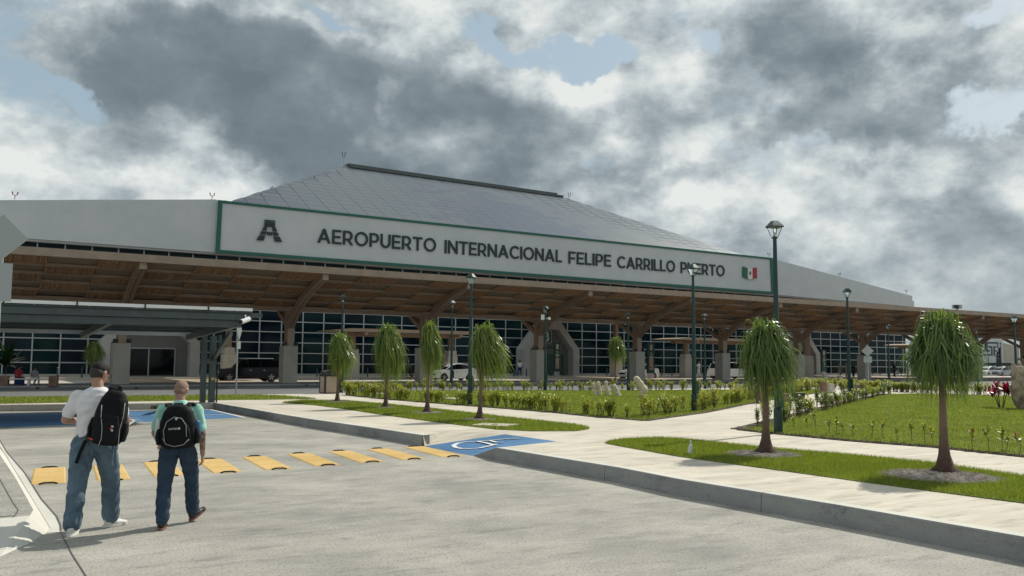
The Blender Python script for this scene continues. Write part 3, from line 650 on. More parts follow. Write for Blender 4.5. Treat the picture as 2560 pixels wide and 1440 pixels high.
# hipped roof
EZ=15.8; K=.513; TE=24.0; RT=50.0; RZ=EZ+K*(RT-TE); SL=-2.6; SR=84.0
h=RT-TE
rd=MB(); rd.add([(SL,TE,EZ),(SR,TE,EZ),(SR-h,RT,RZ),(SL+h,RT,RZ),(SL,TE+2*h,EZ),(SR,TE+2*h,EZ)],[(0,1,2,3),(1,5,2),(5,4,3,2),(4,0,3)])
roof=rd.map(lambda v:Vector((v.x,v.y,v.z*zf(v.x)))).build('roof','seam_dark',TB)
# ridge box gutter, doubled as in the photograph
rg=MB(); rg.bb((SL+h-.3,RT-.8,RZ-.25),(SR-h+.2,RT+1,RZ+.06)); rg.bb((SL+h-.1,RT-1.5,RZ-.62),(SR-h+.9,RT-.8,RZ-.36)); rg.map(lambda v:Vector((v.x,v.y,v.z*zf(v.x)))).build('ridge_cap','ridge_metal',roof)
PW,PH=2.3,1.5; SC=math.hypot(1,K); ch_=PH/SC
cells=[]; partial=MB()
ncol=int((SR-SL)/PW)+1; nrow=int(h/ch_)
for j in range(nrow):
    y0=TE+j*ch_; y1=y0+ch_
    for i in range(ncol):
        x0=SL+i*PW; x1=x0+PW
        lo=SL+(y0-TE); lo1=SL+(y1-TE); hi=SR-(y0-TE); hi1=SR-(y1-TE)
        if x0>=lo1 and x1<=hi1: cells.append((x0,y0))
        else:
            a0,a1=max(x0,lo),min(x1,hi); b0,b1=max(x0,lo1),min(x1,hi1)
            if a1<=a0: continue
            g=.04; b0,b1=min(b0,max(b1,a0)),max(b1,min(b0,a1))
            pts=[(a0+g,y0+g),(a1-g,y0+g),(max(b0,b1)-g,y1-g),(min(b0,b1)+g,y1-g)]
            if a1-a0<.3: continue
            z=lambda x,y:(EZ+K*(y-TE)+.05)*zf(x)
            partial.add([(x,y,z(x,y)) for x,y in pts],[(0,1,2,3)],random.randrange(5))
pm=[]
for i in range(5):
    g=.03; mb=MB(); mb.add([(g,g,.0),(PW-g,g,0),(PW-g,ch_-g,K*(ch_-2*g)),(g,ch_-g,K*(ch_-2*g)),(g,g,.05),(PW-g,g,.05),(PW-g,ch_-g,K*(ch_-2*g)+.05),(g,ch_-g,K*(ch_-2*g)+.05)],[(4,5,6,7),(0,1,5,4),(1,2,6,5),(2,3,7,6),(3,0,4,7)])
    pm.append(mb.mesh('roof_panel','roof_panel_%d'%i))
def pick(x,y):  # panels come in batches of slightly different sheet
    v=math.sin(x*.16+y*.05)+.8*math.sin(x*.07-y*.11+2)+random.uniform(-.55,.55)
    return 1 if v>1.0 else 3 if v>.55 else 0 if v>-.2 else 4 if v>-.9 else 2
cells.sort(key=lambda c:(c[1]<TE+3.5, math.hypot(c[0]+20,c[1]+64)))
for n_,(x,y) in enumerate(cells):
    z=(EZ+K*(y-TE))*zf(x)
    if n_<300: inst(pm[pick(x,y)],'roof_panel',(x,y,z+.01),roof)
    else:
        g=.045; q=[(x+g,y+g),(x+PW-g,y+g),(x+PW-g,y+ch_-g),(x+g,y+ch_-g)]
        partial.add([(a,b,(EZ+K*(b-TE)+.06)*zf(a)) for a,b in q],[(0,1,2,3)],pick(x,y))
partial.build('roof_panel',['roof_panel_%d'%i for i in range(5)],roof,kind='stuff')
# glass wall
MS=2.22; S0=-46.62+0.10; NM=71
portals=[(-10.2,-1.5),(34.9,42.9),(78.7,86.7)]
ztop=lambda s: np.interp(s,[-45,-.36,77.5,110.3],[12.2,11.98,11.48,11.02])
mm=MB().bb((-.055,-.07,.2),(.055,.05,12.0)).mesh('mullion','mullion')
for i in range(NM):
    s=S0+MS*i
    if s>110.4: break
    inst(mm,'mullion',(s,TG,0),TB,scale=(1,1,float(ztop(s))/12.0))
NR=11
for j in range(NR+1):
    mb=MB().bb((-46,TG-.05,-.05),(110.3,TG+.045,.05)); mb.map(lambda v:Vector((v.x,v.y,v.z+(.36+1.07*j)*zf(v.x)))).build('transom','mullion',TB)
MB().bb((-46,TG-.2,.19),(110.4,TG+.3,.36)).build('base_curb','lane_concrete',TB)
panes=[]
for i in range(NM-1):
    s=S0+MS*i
    if s+MS>110.4: break
    for j in range(NR):
        z=(.36+1.07*j); vis=(j<=6 or j>=9)
        c=W(s+MS/2,TG,z+.5)-CAM; dd=c.length; panes.append(((not vis),dd,s,j))
panes.sort()
pmesh=MB().bb((0.03,-.012,0),(MS-.03,.012,1.03)).mesh('window_pane','facade_glass'); rest=MB()
for n_,(a,b,s,j) in enumerate(panes):
    z=(.36+1.07*j)*zf(s)+.02; top_=1.03
    if n_<300:
        wo=inst(pmesh,'window_pane',(s,TG+.015,z),TB); wo.rotation_euler=(random.gauss(0,.012),0,random.gauss(0,.006))
    else: rest.bb((s+.03,TG+.003,z),(s+MS-.03,TG+.027,z+1.03))
rest.build('window_pane','facade_glass',TB,kind='stuff')
# entrance portals
for gi,(a,b) in enumerate(portals):
    m=(a+b)/2; po=empty('entrance_portal',(0,0,0),parent=TB)
    o=[(a,.2),(a,3.35),(m-1.35,6.6),(m+1.35,6.6),(b,3.35),(b,.2),(b-.9,.2),(b-.9,3.25),(m+1.0,5.72),(m-1.0,5.72),(a+.9,3.25),(a+.9,.2)]
    MB().vprism([(x,z*zf(x)) for x,z in o],22.3,24.2).build('portal_frame','portal_stone',po)
    MB().vprism([(a+.9,.2),(a+.9,3.25),(m-1,5.72),(m+1,5.72),(b-.9,3.25),(b-.9,.2)],23.45,23.9).build('back_wall','portal_wall',po)
    if gi==0:
        for x in (a+1.9,m-.1): MB().bb((x,23.40,.3),(x+2.4,23.44,2.75)).build('door','dark_glass',po)
        fr=MB(); 
        for x in (a+1.9,m-.02,m+2.3): fr.bb((x-.05,23.33,.2),(x+.05,23.40,2.85))
        fr.bb((a+1.85,23.33,2.75),(m+2.35,23.40,2.87)); fr.build('door_frame','mullion',po)
    else:
        MB().bb((m-.6,23.36,.25),(m+2.4,23.44,2.7)).build('door','totem_green',po); MB().bb((a+1.05,23.36,.25),(a+1.6,23.44,2.7)).build('door','dark_glass',po)
# --- name sign
SG=local('name_sign','long white sign board framed in green with dark lettering AEROPUERTO INTERNACIONAL FELIPE CARRILLO PUERTO','sign')
q=[(-.35,12.10),(77.44,11.68),(77.25,16.85),(-.27,17.26)]
MB().vprism(q,22.62,22.93).build('board','stucco',SG)
bw=.25
def bar(a,b,c,d): MB().vprism([a,b,c,d],22.50,22.66).build('frame_bar','sign_green',SG)
bar(q[0],q[1],(q[1][0],q[1][1]+bw+.05),(q[0][0],q[0][1]+bw+.05)); bar((q[3][0],q[3][1]-bw),(q[2][0],q[2][1]-bw),q[2],q[3])
bar((q[0][0],q[0][1]+bw+.052),(q[0][0]+.42,q[0][1]+bw+.052),(q[3][0]+.42,q[3][1]-bw-.002),(q[3][0],q[3][1]-bw-.002))
bar((q[1][0]-.55,q[1][1]+bw+.052),(q[1][0],q[1][1]+bw+.052),(q[2][0],q[2][1]-bw-.002),(q[2][0]-.55,q[2][1]-bw-.002))
for w_,a,b,z in [('AEROPUERTO',9.81,23.41,13.87),('INTERNACIONAL',24.51,40.44,13.82),('FELIPE',41.45,47.96,13.76),('CARRILLO',48.98,58.63,13.70),('PUERTO',59.65,67.66,13.66)]:
    word(w_,a,b,z,z+1.47,22.53,SG,depth=.09)
# A-shaped emblem in pieces: two stepped legs, lintel, comb
em=empty('emblem',(3.54,22.48,13.63),parent=SG)
def empiece(p): MB().vprism(p,-.07,.07).build('emblem_piece','letter_navy',em)
Wd=2.57; Hh=2.1
for sgn in (0,1):
    fx=(lambda x:Wd-x) if sgn else (lambda x:x)
    for p in ([(0,0),(.72,0),(.86,.50),(.28,.50)],[(.34,.60),(.88,.60),(.97,.92),(.47,.92)],[(.52,1.02),(.98,1.02),(1.02,1.55),(.78,1.55)]):
        empiece([(fx(x),z) for x,z in p])
empiece([(.76,1.58),(1.81,1.58),(1.81,1.92),(.76,1.92)]); empiece([(.74,1.99),(1.83,1.99),(1.83,2.1),(.74,2.1)])
for i in range(3): empiece([(1.03+i*.19,.58),(1.15+i*.19,.58),(1.15+i*.19,.92),(1.03+i*.19,.92)]); empiece([(1.08+i*.16,1.42),(1.17+i*.16,1.42),(1.17+i*.16,1.57),(1.08+i*.16,1.57)])
# waving flag plaque
fg=empty('flag_plaque',(71.1,22.45,13.50),parent=SG)
def wav(x): return .11*math.cos((x/2.75)*2*PI*.98+.2)
for k,mn in enumerate(('flag_green','flag_white','flag_red')):
    xs=[2.75*(k+i/6)/3 for i in range(7)]; P=[(x,0.12+wav(x)) for x in xs]+[(x,1.62+wav(x)) for x in reversed(xs)]
    MB().vprism(P,-.06,.06).build('flag_stripe',mn,fg)
MB().vprism(arc(1.38,.86,.17,.27,0,340,14),-.085,-.062).build('crest','flag_brown',fg)
MB().vprism(arc(1.40,1.0,.09,.10,0,340,10),-.10,-.087).build('crest','letter_navy',fg)
# roof-edge beacons
def beacon(s,t,z,h=1.0,big=False,lab=''):
    b=local('lightning_rod',lab,'lightning rod','lightning rods with red forks on the roof edge'); b.location=W(s,t,z)
    MB().tube([(0,0,-.05),(0,0,h*.6)],.045,6).build('rod','mullion',b)
    MB().tube([(-.22,0,h+.12),(-.17,0,h*.72),(0,0,h*.6),(.17,0,h*.72),(.22,0,h+.12)],[.055,.04,.03,.04,.055],6).build('fork','red_beacon' if not big else 'steel_dark',b)
    if big: 
        for a in (-.5,.5): MB().tube([(0,0,.1),(a,-.5,-.55)],.04,5).build('stay','mullion',b)
for (px,py,t,lab) in [(37,497,23.5,'red forked rod above the far left end of the white fascia'),(530,498,23.5,'red forked rod just left of the green sign frame'),(1922,643,23.5,'red forked rod above the right end of the sign'),(2099,692,23.5,'red forked rod half way down the sloping right fascia'),(2266,734,23.5,'red forked rod at the low right end of the fascia')]:
    s,z=ST(px,py,t); beacon(s,t,z,.5,lab=lab)
beacon(SL+h-1.0,RT-1,RZ-.6,1.7,True,'tall forked rod at the left end of the roof ridge'); beacon(SR-h+2,RT-1.5,RZ*zf(58)-1.6,1.7,True,'tall forked rod at the right end of the roof ridge')

# ================================================================== CANOPY
CN=local('timber_canopy','long timber canopy with thatched checkerboard underside in front of the terminal','canopy')
CS0,CS1=-27.75,111.0; BAY=11.1; A0=-1
def soff(t): return 7.62+(t+7.5)*(-(7.62-5.72)/7.5)
zm=lambda v:Vector((v.x,v.y,v.z*zf(v.x)))
MB().bb((CS0,-7.85,7.58),(CS1,-7.55,8.04)).map(zm).build('eave_beam','eave_timber',CN)
MB().bb((CS0,-.16,5.40),(CS1,.16,5.80)).map(zm).build('inner_beam','timber',CN)
MB().bb((CS0,4.4,6.55),(CS1,4.7,7.0)).map(zm).build('rear_beam','timber',CN)
mb=MB(); mb.add([(CS0,-7.55,8.0),(CS1,-7.55,8.0),(CS1,.1,6.25),(CS0,.1,6.25),(CS1,4.6,7.15),(CS0,4.6,7.15)],[(0,1,2,3),(3,2,4,5)]); mb.map(zm).build('roof_sheet','roof_top',CN)
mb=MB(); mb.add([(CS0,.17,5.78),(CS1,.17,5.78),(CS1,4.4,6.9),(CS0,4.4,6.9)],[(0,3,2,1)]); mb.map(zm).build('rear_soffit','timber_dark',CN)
for i in range(1,5):
    t=-7.5+1.5*i; MB().bb((CS0,t-.07,soff(t)-.05),(CS1,t+.07,soff(t)+.12)).map(zm).build('purlin','timber',CN)
# end closure slats under the eave: small joists
CW=BAY/4
def reed_mesh(seed):
    r=random.Random(seed); mb=MB(); sl=-(7.62-5.72)/7.5; x=.03
    mb.add([(.02,.08,.02+.08*sl),(CW-.02,.08,.02+.08*sl),(CW-.02,1.42,.02+1.42*sl),(.02,1.42,.02+1.42*sl)],[(0,3,2,1)])
    while x<CW-.10:
        w=r.uniform(.05,.12); d=r.uniform(.03,.10); sk=r.uniform(-.10,.10); y0=.08+r.uniform(0,.06); y1=1.42-r.uniform(0,.05)
        vs=[]
        for y,o in ((y0,0),(y1,sk)): vs+=[(x+o,y,.02+y*sl),(x+w/2+o,y,.02+y*sl-d),(x+w+o,y,.02+y*sl)]
        mb.add(vs,[(0,3,4,1),(1,4,5,2),(0,1,2)]); x+=w*r.uniform(.7,1.1)
    return mb.mesh('thatch_panel','thatch')
def mat_mesh():
    sl=-(7.62-5.72)/7.5; mb=MB(); u=.13
    mb.add([(.02,.08,u+.08*sl),(CW-.02,.08,u+.08*sl),(CW-.02,1.42,u+1.42*sl),(.02,1.42,u+1.42*sl)],[(0,3,2,1)])
    mb.add([(0,0,.3),(0,1.5,.3+1.5*sl),(0,1.5,1.5*sl-.02),(0,0,-.02)],[(0,1,2,3)]); mb.add([(CW,0,.3),(CW,1.5,.3+1.5*sl),(CW,1.5,1.5*sl-.02),(CW,0,-.02)],[(0,3,2,1)])
    for i in range(14):
        x=.1+i*(CW-.2)/13; mb.add([(x-.02,.1,u-.03+.1*sl),(x+.02,.1,u-.03+.1*sl),(x+.02,1.4,u-.03+1.4*sl),(x-.02,1.4,u-.03+1.4*sl)],[(0,3,2,1)])
    return mb.mesh('mat_panel','thatch_mat')
RM=[reed_mesh(i) for i in range(6)]; MM=mat_mesh()
nc=int(round((CS1-CS0)/CW))
for i in range(nc):
    s=CS0+i*CW
    for j in range(5):
        t=-7.5+1.5*j; z=soff(t)*zf(s+CW/2)
        if (i+j)%2: o=inst(RM[(i*3+j*5)%6],'thatch_panel',(s,t,z),CN)
        else: o=inst(MM,'mat_panel',(s,t,z),CN)
# columns
def make_column(label):
    c=empty('canopy_column',(0,0,0),RU,label,'column','timber columns on stone plinths carrying the canopy')
    pl=MB().bb((-.54,-.54,-.1),(.54,.54,2.83)).build('plinth','plinth_stone',c,bevel=.03)
    MB().bb((-.28,-.28,2.83),(.28,.28,5.42)).build('post','timber',c)
    MB().bb((-.22,-.36,2.84),(.30,-.283,4.15)).build('cladding_board','eave_timber',c)
    a=MB(); pts=[(0,.05,4.0),(0,-.75,4.72),(0,-1.9,5.55),(0,-3.4,6.28),(0,-5.4,6.92),(0,-7.45,7.42)]
    for off in (-.14,.14):
        V=[]
        for i,p in enumerate(pts):
            hgt=[.5,.56,.58,.52,.44,.36][i]; V+=[(off-.12,p[1],p[2]-hgt/2),(off+.12,p[1],p[2]-hgt/2),(off+.12,p[1],p[2]+hgt/2),(off-.12,p[1],p[2]+hgt/2)]
        fs=[]
        for i in range(len(pts)-1):
            for j in range(4): fs.append((4*i+j,4*i+(j+1)%4,4*i+4+(j+1)%4,4*i+4+j))
        fs+=[(0,3,2,1),tuple(4*(len(pts)-1)+j for j in range(4))]; a.add(V,fs)
    a.build('arm','timber',c)
    MB().bb((-.2,-7.62,7.18),(.2,-7.3,7.66)).build('arm_end','eave_timber',c)
    MB().beam((0,.25,4.3),(0,2.6,5.6),.34,.34).build('rear_brace','timber',c)
    MB().beam((0,.2,5.3),(0,4.3,6.5),.3,.36).build('rear_arm','timber',c)
    for sx in (-1,1):
        f=MB(); f.box((sx*.42,-.38,2.98),(.26,.2,.26),rz=.3*sx); f.bb((sx*.42-.04,-.42,2.83),(sx*.42+.04,-.34,2.9)); f.build('spotlight','black_plastic',c)
    return c
names=['leftmost in view, beside the sliding door portal','second from the left, at the tail of the black car','third from the left, behind the third small palm','fourth from the left, in front of gate 3','fifth from the left, behind the stone thumb','sixth from the left, in front of the white car','seventh from the left, right of the tall near lamp','eighth from the left, behind the grey diamond sign','ninth from the left, hidden behind the nearest palm','tenth from the left, at the pale patterned building','eleventh from the left, at the right edge of the picture']
col0=make_column('timber column on stone plinth, '+names[0])
for k in range(-1,10):
    c=col0 if k==-1 else copy_tree(col0,label='timber column on stone plinth, '+names[k+1])
    s=k*BAY if k>=0 else -11.5
    c.location=W(s,0,0); c.scale=(1,1,zf(s))
# second row: plinths with short posts (shelters) or tall posts (link roofs)
def rear_post(px,tall,label):
    s,_=ST(px,900,16.0); c=local('rear_column',label,'column','second row of posts on stepped stone plinths'); c.location=W(s,16,.0)
    MB().bb((-.54,-.54,-.1),(.54,.54,2.3)).build('plinth','plinth_stone',c,bevel=.03); MB().bb((-.45,-.5,2.3),(.45,.5,2.86)).build('plinth_cap','plinth_stone',c,bevel=.02)
    MB().bb((-.22,-.22,2.86),(.22,.22,7.0 if tall else 4.35)).build('post','timber',c); return s
rp_={}
for px,tall,l in [(570,1,'tall rear timber post above the bonnet of the black car'),(881,0,'short rear post behind the first small palm'),(1126,0,'short rear post above the roof of the white hatchback'),(1540,1,'tall rear timber post behind the lone small palm'),(1714,0,'short rear post left of the second tall lamp'),(1905,0,'short rear post behind the crown of the big left palm'),(2020,1,'tall rear timber post right of the big left palm'),(2290,0,'short rear post behind the crown of the nearest palm')]:
    rp_[px]=rear_post(px,tall,l)
for i,(a,b) in enumerate([(rp_[570]-5.5,rp_[570]+2),(rp_[1540]-8.5,rp_[1540]+2),(rp_[2020]-2,rp_[2020]+9)]):
    lk=local('link_roof',['timber link roof over the left entrance','timber link roof over gate 3','timber link roof over the right entrance'][i],'canopy','link roofs between canopy and entrances')
    MB().bb((a,4.75,7.05),(b,22.2,7.35)).build('roof_sheet','timber_dark',lk)
for i,(a,b,lab) in enumerate([(rp_[881]-2.9,rp_[1126]+2.6,'low flat timber shelter behind the first small palms'),(rp_[1714]-3.6,rp_[1905]+2.6,'low flat timber shelter behind the second tall lamp'),(rp_[2290]-4.5,rp_[2290]+8,'low flat timber shelter behind the nearest palm')]):
    sh=local('low_shelter',lab,'shelter','low timber shelters on the drop-off island')
    r=MB(); r.add([(a,13.4,4.62),(a+1.8,13.4,4.80),(b-1.8,13.4,4.80),(b,13.4,4.62),(a,18.2,4.62),(a+1.8,18.2,4.8),(b-1.8,18.2,4.8),(b,18.2,4.62),
                   (a,13.4,4.58),(a+1.8,13.4,4.5),(b-1.8,13.4,4.5),(b,13.4,4.58),(a,18.2,4.58),(a+1.8,18.2,4.5),(b-1.8,18.2,4.5),(b,18.2,4.58)],
                  [(0,1,5,4),(1,2,6,5),(2,3,7,6),(8,12,13,9),(9,13,14,10),(10,14,15,11),(0,8,9,1),(1,9,10,2),(2,10,11,3),(4,5,13,12),(5,6,14,13),(6,7,15,14),(0,4,12,8),(3,11,15,7)]).build('roof','eave_timber',sh)
    for t in (15.7,16.1): MB().bb((a+1.6,t-.1,4.12),(b-1.6,t+.1,4.44)).build('beam','timber',sh)
    for s in (a+3.2,b-2.8): MB().bb((s-.14,13.3,4.18),(s+.14,18.0,4.46)).build('cross_beam','timber',sh)
# ================================================================== CARPORT (left)
CP=local('carport','grey steel carport with sloping ribbed roof over the disabled bays','carport')
pt=-31.3; nt_=-37.9
s_r,z_r=ST(628,776,nt_); s_f,z_f=ST(648,784,nt_); s_p,_=ST(521,960,pt); s_far,z_far=ST(507,847,pt)
CL=-55.0; ZN=z_r; 
MB().bb((CL,nt_-.16,ZN-.035),(s_r,nt_-.04,ZN+.055)).build('gutter','white_metal',CP)
for s in np.arange(CL+1,s_r,1.72): MB().bb((s,nt_-.18,ZN-.07),(s+.04,nt_-.02,ZN+.065)).build('gutter_clip','steel_dark',CP)
MB().bb((CL,nt_+.0,ZN-.30),(s_f-.2,nt_+.06,ZN-.05)).build('fascia_channel','steel_grey',CP)
MB().bb((CL,nt_+.10,ZN-.52),(s_f-.5,nt_+.2,ZN-.32)).build('fascia_channel','steel_grey',CP)
MB().bb((s_f-.5,nt_+.0,ZN-.22),(s_f+.1,nt_+.07,ZN-.08)).build('channel_end','steel_grey',CP)
slp=(z_far+.15-(ZN-.3))/(pt+.6-nt_)
def zr(t): return ZN-.30+slp*(t-nt_)
mb=MB(); mb.add([(CL,nt_,zr(nt_)+.22),(s_r,nt_,zr(nt_)+.22),(s_far+.1,pt+.6,zr(pt+.6)+.22),(CL,pt+.6,zr(pt+.6)+.22),(CL,nt_,zr(nt_)+.17),(s_r,nt_,zr(nt_)+.17),(s_far+.1,pt+.6,zr(pt+.6)+.17),(CL,pt+.6,zr(pt+.6)+.17)],[(0,1,2,3),(7,6,5,4),(0,4,5,1),(1,5,6,2),(2,6,7,3)]).build('roof_sheet','steel_dark',CP)
for i in range(1,6):
    t=nt_+i*1.25; MB().bb((CL,t-.05,zr(t)+.02),(s_r-.03*i,t+.05,zr(t)+.168)).build('purlin','steel_grey',CP)
MB().bb((CL,pt+.55,zr(pt+.6)-.05),(s_far+.1,pt+.62,zr(pt+.6)+.23)).build('rear_channel','white_metal',CP)
s_b,_=ST(280,798,nt_)
for s in (s_r-.35,s_b,s_b-6.5,s_b-13):
    MB().beam((s,nt_+.25,zr(nt_+.2)-.10),(s,pt+.5,zr(pt+.5)-.10),.14,.2).build('rafter','steel_grey',CP)
def posts(s):
    MB().bb((s-.30,pt-.2,0),(s-.12,pt,2.62)).build('post','steel_grey',CP); MB().bb((s+.0,pt-.2,0),(s+.2,pt+.02,2.62)).build('post','steel_grey',CP)
    MB().tube([(s+.27,pt-.15,0),(s+.27,pt-.15,1.7)],.03,8).build('drain_pipe','steel_dark',CP)
    MB().bb((s-.31,pt-.215,1.62),(s+.21,pt+.03,1.80)).build('tie_plate','steel_grey',CP)
    MB().beam((s+.1,pt-.1,1.75),(s+.1,pt-2.6,zr(pt-2.6)-.1),.12,.14).build('brace','steel_grey',CP); MB().beam((s+.1,pt-1.1,zr(pt-1.1)-.1),(s+.1,pt-1.1,2.28),.1,.1).build('strut','steel_grey',CP)
posts(s_p); posts(s_p-8.5); 
MB().bb((s_p+.04,pt-.208,1.02),(s_p+.16,pt-.201,1.12)).build('tag_plate','yellow_paint',CP)
cc=local('security_camera','white bullet security camera under the corner of the carport roof','camera'); 
sc1,zc1=ST(613,801,nt_-.1); cc.location=W(sc1,nt_-.15,zc1)
MB().tube([(-.16,-.10,-.05),(.12,.08,.05)],.075,12).build('housing','white_metal',cc,smooth=False); MB().tube([(-.19,-.12,-.06),(-.155,-.10,-.05)],.06,12).build('lens','black_plastic',cc); MB().beam((0,0,0),(.02,.12,.16),.04,.04).build('bracket','white_metal',cc)
# bay number plates on the kerb wall
def num_plate(px,txt,label):
    a=at(px-11,1022.6,.06); b=at(px+11,1021.9,.06); n=Vector((UV.y,-UV.x,0))
    p=empty('bay_number_plate',(a.x,a.y,.06),math.atan2(b.y-a.y,b.x-a.x),label,'number plate','numbered plates on the kerb wall')
    p.location=Vector((a.x,a.y,.055))+n*.045; w=(b-a).length
    MB().bb((0,-.008,0),(w,.0,.125)).build('plate','black_plastic',p)
    MB().bb((.0,-.0095,.0),(w,-.0085,.012)).build('rim','plate_gold',p); MB().bb((.0,-.0095,.113),(w,-.0085,.125)).build('rim','plate_gold',p)
    word(txt,w*.10,w*.90,.030,.097,-.012,p,'plate_gold',depth=.006,gap=.2,name='digit')
num_plate(83,'D-27','black and gold bay number plate reading D-27'); num_plate(387,'D-28','black and gold bay number plate reading D-28')

# ================================================================== SIGN POSTS
def diamond_sign(name,loc,yaw,half,zc,plate,label,r=.035):
    o=empty(name,loc,yaw,label,'traffic sign'); 
    MB().tube([(0,0,0),(0,0,zc+half*.9)],r,8).build('pole','sign_back',o)
    MB().vprism([(-half,zc),(0,zc-half),(half,zc),(0,zc+half)],-r-.03,-r-.012).build('sign_plate','sign_back',o)
    if plate: w,z0,z1=plate; MB().bb((-w,-r-.03,z0),(w,-r-.012,z1)).build('sign_plate','sign_back',o)
    return o
L_=at(590,984,.22); diamond_sign('traffic_sign',L_,math.radians(93),.47,1.75+(900.5-838)/2200*L_.y,(.30,1.75+(900-884)/2200*L_.y,1.75+(900-864)/2200*L_.y),'edge-on diamond sign with small plate under it before the black car')
L_=Vector(((2168-1280)/2200*64,64,.0)); diamond_sign('traffic_sign',L_,math.radians(-22),.42,1.75+(912.5-879)/2200*64,(.28,1.75+(912.5-908)/2200*64,1.75+(912.5-893)/2200*64),'grey back of a diamond sign before the eighth canopy column')
L_=Vector(((-6-1280)/2200*14,14,.0)); diamond_sign('traffic_sign',L_,math.radians(31),.37,3.68,(.17,2.66,3.27),'near grey back of a diamond sign cut by the left picture edge',r=.04)

# ================================================================== LAMP POSTS
def lamp_proto(label):
    o=empty('lamp_post',(0,0,0),0.3,label,'street lamp','green lantern lamp posts in the garden'); H=4.65
    MB().lathe([(.098,0),(.098,.5),(.076,.55),(.072,1.2),(.042,H-.42),(.04,H-.40)],12).build('pole','lamp_green',o,smooth=False)
    MB().bb((-.09,-.13,.55),(.07,-.06,.95)).build('junction_box','lamp_green',o)
    MB().lathe([(.04,H-.41),(.075,H-.385),(.06,H-.36)],8).build('collar','lamp_cap',o)
    c=MB(); z=H-.13
    for a,b,za,zb in [(.145,.15,z-.02,z),(.15,.115,z,z+.05),(.115,.06,z+.05,z+.125)]:
        c.add([(sx*a,sy*a,za) for sx,sy in ((-1,-1),(1,-1),(1,1),(-1,1))]+[(sx*b,sy*b,zb) for sx,sy in ((-1,-1),(1,-1),(1,1),(-1,1))],[(0,1,5,4),(1,2,6,5),(2,3,7,6),(3,0,4,7),(3,2,1,0),(4,5,6,7)])
    c.build('cap','lamp_cap',o)
    f=MB()
    for sx,sy in ((-1,-1),(1,-1),(1,1),(-1,1)): f.beam((sx*.117,sy*.117,z-.02),(sx*.05,sy*.05,H-.365),.014,.014)
    f.build('lantern_frame','lamp_cap',o)
    g=MB(); a,b=.108,.045
    g.add([(sx*b,sy*b,H-.362) for sx,sy in ((-1,-1),(1,-1),(1,1),(-1,1))]+[(sx*a,sy*a,z-.03) for sx,sy in ((-1,-1),(1,-1),(1,1),(-1,1))],[(0,1,5,4),(1,2,6,5),(2,3,7,6),(3,0,4,7)]); g.build('lantern_pane','clear_pane',o)
    MB().lathe([(.055,H-.355),(.008,H-.25)],4).build('reflector','white_metal',o)
    return o
m,nt,b=newmat('clear_pane'); b.inputs['Base Color'].default_value=(.9,.95,.93,1); b.inputs['Roughness'].default_value=.02; b.inputs['Transmission Weight'].default_value=1.0; b.inputs['IOR'].default_value=1.05
lamps=[(1946,1082,552,'nearest and tallest green lamp post, beside the big left palm'),(1736,1028,661,'second nearest lamp post, its lantern over the last word of the sign'),(1174.5,1012,685,'green lamp post behind the fourth small palm'),(2124.5,1005,722,'green lamp post at the bend of the diagonal path'),
 (852,981,737,'lamp post beside the litter bin and first small palm'),(1128,971,752,'slim lamp post in front of the white hatchback'),(1363,976.5,766,'lamp post with camera box before gate 3'),(1571,976,782,'lamp post just left of the stone thumb'),(1763,972,785,'thin lamp post right of the second nearest lamp post'),(2224,960,811,'thin lamp post between diamond sign and nearest palm'),(2446,966,824,'thin lamp post right of the nearest palm'),(2543,985,826,'lamp post at the right edge above the crimson plant')]
lp=lamp_proto(lamps[0][3])
for i,(px,py,ty,lab) in enumerate(lamps):
    o=lp if i==0 else copy_tree(lp,label=lab); P=at(px,py,.22); o.location=P
    hpx=(py-ty)*P.y/2200.0*1.0; o.scale=(1,1,hpx/4.65) if i<4 or hpx>4.2 else (1,1,max(.9,hpx/4.65)); o.rotation_euler=(0,0,.3+i*.4)
P=at(1363,976.5,.22)
cb=empty('camera_box',(P.x,P.y,P.z+(976.5-796)*P.y/2200),0,'grey camera box and dome bracket high on the gate 3 lamp post','camera')
MB().bb((-.24,-.1,-.1),(-.06,.1,.18)).build('box','white_metal',cb); MB().beam((0,0,-.02),(.2,-.1,-.02),.04,.04).build('bracket','white_metal',cb); MB().lathe([(.07,-.1),(.07,.0),(.02,.04)],8,c=(.2,-.1)).build('dome','white_metal',cb)
P=Vector(((2468-1280)/2200*150,150,0)); o=copy_tree(lp,label='tiny far lamp post before the patterned building'); o.location=P; o.scale=(1,1,1.05)

